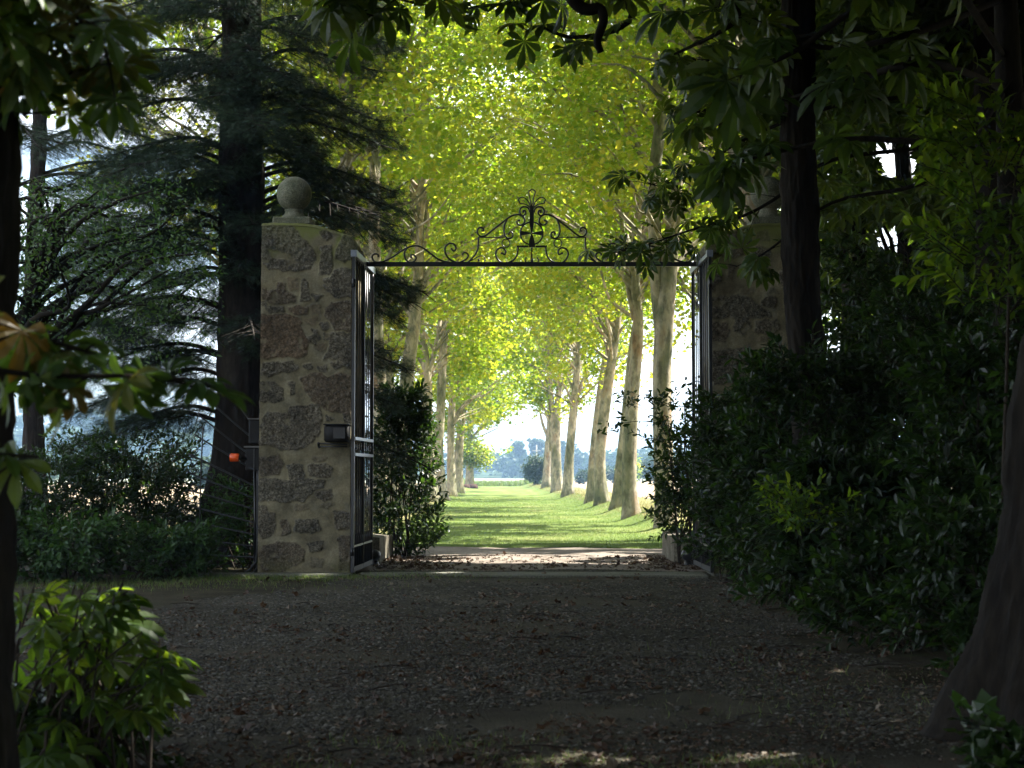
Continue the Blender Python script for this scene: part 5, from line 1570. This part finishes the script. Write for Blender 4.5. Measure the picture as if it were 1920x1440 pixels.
# ------------------------------------------------------------------ litter, pebbles, grass
def scatter(n, seed, ybias, xlo, xhi, y0, y1):
    rg = np.random.RandomState(seed)
    y = y0 + (y1 - y0) * rg.rand(n) ** ybias
    x = xlo(y) + (xhi(y) - xlo(y)) * rg.rand(n)
    return rg, x, y
hw = lambda y: .33 * y
rg, x, y = scatter(70000, 401, 1.15, lambda y: -hw(y) * .9, lambda y: hw(y) * .8, 7.8, 26)
k = drive(x, y) & (fbm(x * .8, y * .8) > .33) & ((y > 8.0 + 4.5 * fbm(x * .9 + 5, y * .6)) | (rg.rand(len(y)) < .3))
P = np.stack([x, y, ground_h(x, y) + .018], 1)[k]
D = rand_dirs(rg, len(P)); D[:, 2] = 0; N = np.tile([0, 0, 1.0], (len(P), 1)) + rg.normal(0, .12, (len(P), 3))
o = instance('pebbles', PEBBLE, P, unit(D), unit(N), .010 + .020 * rg.rand(len(P)) ** 2.2, M['pebble'], None, rg.rand(len(P)) ** 1.6, zscale=.75)
tag(o, 'small worn stones set in the surface of the dark drive', 'pebbles', kind='stuff')

rg, x, y = scatter(5200, 402, 1.2, lambda y: -hw(y), lambda y: hw(y) * 1.0, 7.6, 27)
keep = (fbm(x * .7 + 20, y * .5) > .47) | (rg.rand(len(x)) < .12)
keep &= (x > -.5 - .0 * y) | (rg.rand(len(x)) < .45)
P = np.stack([x, y, ground_h(x, y) + .03], 1)[keep]
x2 = rg.uniform(-2.2, 3.4, 2600); y2 = rg.uniform(26.2, 30.5, 2600)
side = (np.abs(x2 - .5) > 1.2 + rg.rand(2600)) | (rg.rand(2600) < .2)
P = np.concatenate([P, np.stack([x2, y2, ground_h(x2, y2) + .03], 1)[side]])
D = rand_dirs(rg, len(P)); D[:, 2] *= .2; N = np.array([0, 0, 1.0]) + rg.normal(0, .38, (len(P), 3))
o = instance('fallen_leaves', LOBED, P, unit(D), unit(N), .03 + .07 * rg.rand(len(P)) ** 1.6, M['dead_leaf'], None, rg.rand(len(P)) ** 1.5, zscale=2.2)
tag(o, 'brown fallen leaves strewn over the drive and under the gate', 'fallen leaves', kind='stuff')

rg, x, y = scatter(30000, 403, 1.25, lambda y: -hw(y), lambda y: hw(y), 7.4, 18)
kk = fbm(x * 1.1 + 3, y * .9) > .42
P = np.stack([x, y, ground_h(x, y) + .02], 1)[kk]
D = rand_dirs(rg, len(P)); D[:, 2] *= .12; N = np.array([0, 0, 1.0]) + rg.normal(0, .45, (len(P), 3))
o = instance('leaf_crumbs', KITE, P, unit(D), unit(N), .012 + .035 * rg.rand(len(P)) ** 2, M['dead_leaf'], None, rg.rand(len(P)) ** 1.3, zscale=2.0)
tag(o, 'crumbled leaves, husks and bits of bark trodden into the near drive', 'leaf litter', kind='stuff')
twg = MB()
for k in range(70):
    yy = rg.uniform(8, 19); xx = rg.uniform(-hw(yy) * .7, hw(yy) * .75); a = rg.uniform(-.5, .5) + (math.pi if rg.rand() < .5 else 0); L = rg.uniform(.08, .38)
    z = float(ground_h(xx, yy)) + .03
    p = np.array([xx, yy, z]); d = np.array([math.cos(a), math.sin(a), rg.uniform(0, .08)])
    twg.tube([p, p + d * L * .5 + np.array([0, .02, .012]), p + d * L], [.006, .005, .003], 5)
o = twg.build('twigs', M['twig'], None); tag(o, 'thin fallen twigs scattered over the near drive', 'twigs', kind='stuff')

def blades(name, x, y, size, mat, label, seed, wsc=1.0, tilt=.35):
    rg = np.random.RandomState(seed)
    P = np.stack([x, y, ground_h(x, y) + .004], 1)
    D = unit(np.array([0, 0, 1.0]) + rg.normal(0, tilt, (len(P), 3)) * np.array([1, 1, .1]))
    N = rand_dirs(rg, len(P))
    o = instance(name, BLADE, P, D, N, size, mat, None, rg.rand(len(P)), wscale=wsc)
    tag(o, label, 'grass', kind='stuff')
rg = np.random.RandomState(410)
xs_, ys_ = [], []
for (cx, cyy, sx, sy, n) in ((.22, 8.75, .22, .10, 260), (1.3, 8.65, .2, .10, 420), (-1.05, 8.6, .12, .12, 120), (.85, 8.5, .15, .08, 90), (-2.9, 24.1, 1.2, .35, 2600), (-5.4, 22.5, 1.5, .8, 2600), (1.8, 10.8, .6, .5, 260), (-.3, 9.3, .4, .15, 260), (2.4, 12, .6, 1.2, 320)):
    xs_.append(rg.normal(cx, sx, n)); ys_.append(rg.normal(cyy, sy, n))
x = np.concatenate(xs_); y = np.concatenate(ys_)
blades('grass', x, y, np.where(y < 13, .038, .05) * (1 + 1.1 * rg.rand(len(x)) ** 2), M['grass'], 'thin grass tufts in the shade along the drive and at its near end', 411, 1.0, .5)
n = 90000
y = 34.2 + (110 - 34.2) * rg.rand(n) ** 2.0; e = rg.uniform(-4.2, 5.0, n); x = e + lane_c(y)
k = lawn_sel(x, y)
blades('lawn_grass', x[k], y[k], .030 + .025 * rg.rand(k.sum()) + .0004 * y[k], M['grass'], 'mown grass blades of the avenue lawn', 412, 1.5 , .5)
n = 26000
y = 35.5 + 170 * rg.rand(n) ** 1.6; sgn = np.where(rg.rand(n) < .62, 1, -1)
x = lane_c(y) + sgn * (3.4 + np.abs(rg.normal(0, 1.6, n)))
blades('bank_grass', x, y, .07 + .16 * rg.rand(n) ** 2, M['dry_grass'], 'long dry grass on the banks under the plane trees', 413, 1.0, .5)
n = 12000
y = rg.uniform(214, 236, n); x = rg.uniform(-10, 6, n)
blades('tall_weeds', x, y, .3 + .6 * rg.rand(n) ** 2, M['grass'], 'tall pale weeds closing the far end of the lawn', 414, 2.0, .4)
n = 9000
y = rg.uniform(46, 62, n); x = lane_c(y) + rg.uniform(6.0, 9.5, n)
blades('wheat_edge', x, y, .35 + .35 * rg.rand(n), M['dry_grass'], 'standing dry straw at the edge of the right field', 415, 1.0, .3)

# ------------------------------------------------------------------ air
mh = bpy.data.materials.new('haze_air'); mh.use_nodes = True
nh = mh.node_tree; nh.nodes.clear()
pv = nh.nodes.new("ShaderNodeVolumePrincipled")
pv.inputs['Color'].default_value = (.42, .68, 1, 1)
pv.inputs['Density'].default_value = .00042
pv.inputs['Anisotropy'].default_value = .2
oh = nh.nodes.new("ShaderNodeOutputMaterial"); nh.links.new(pv.outputs[0], oh.inputs['Volume'])
HAZE = True
if HAZE:
    mb = MB(); mb.box(-1700, 1700, -70, 2500, -2.0, 60)
    tag(mb.build('haze', mh), kind='stuff')
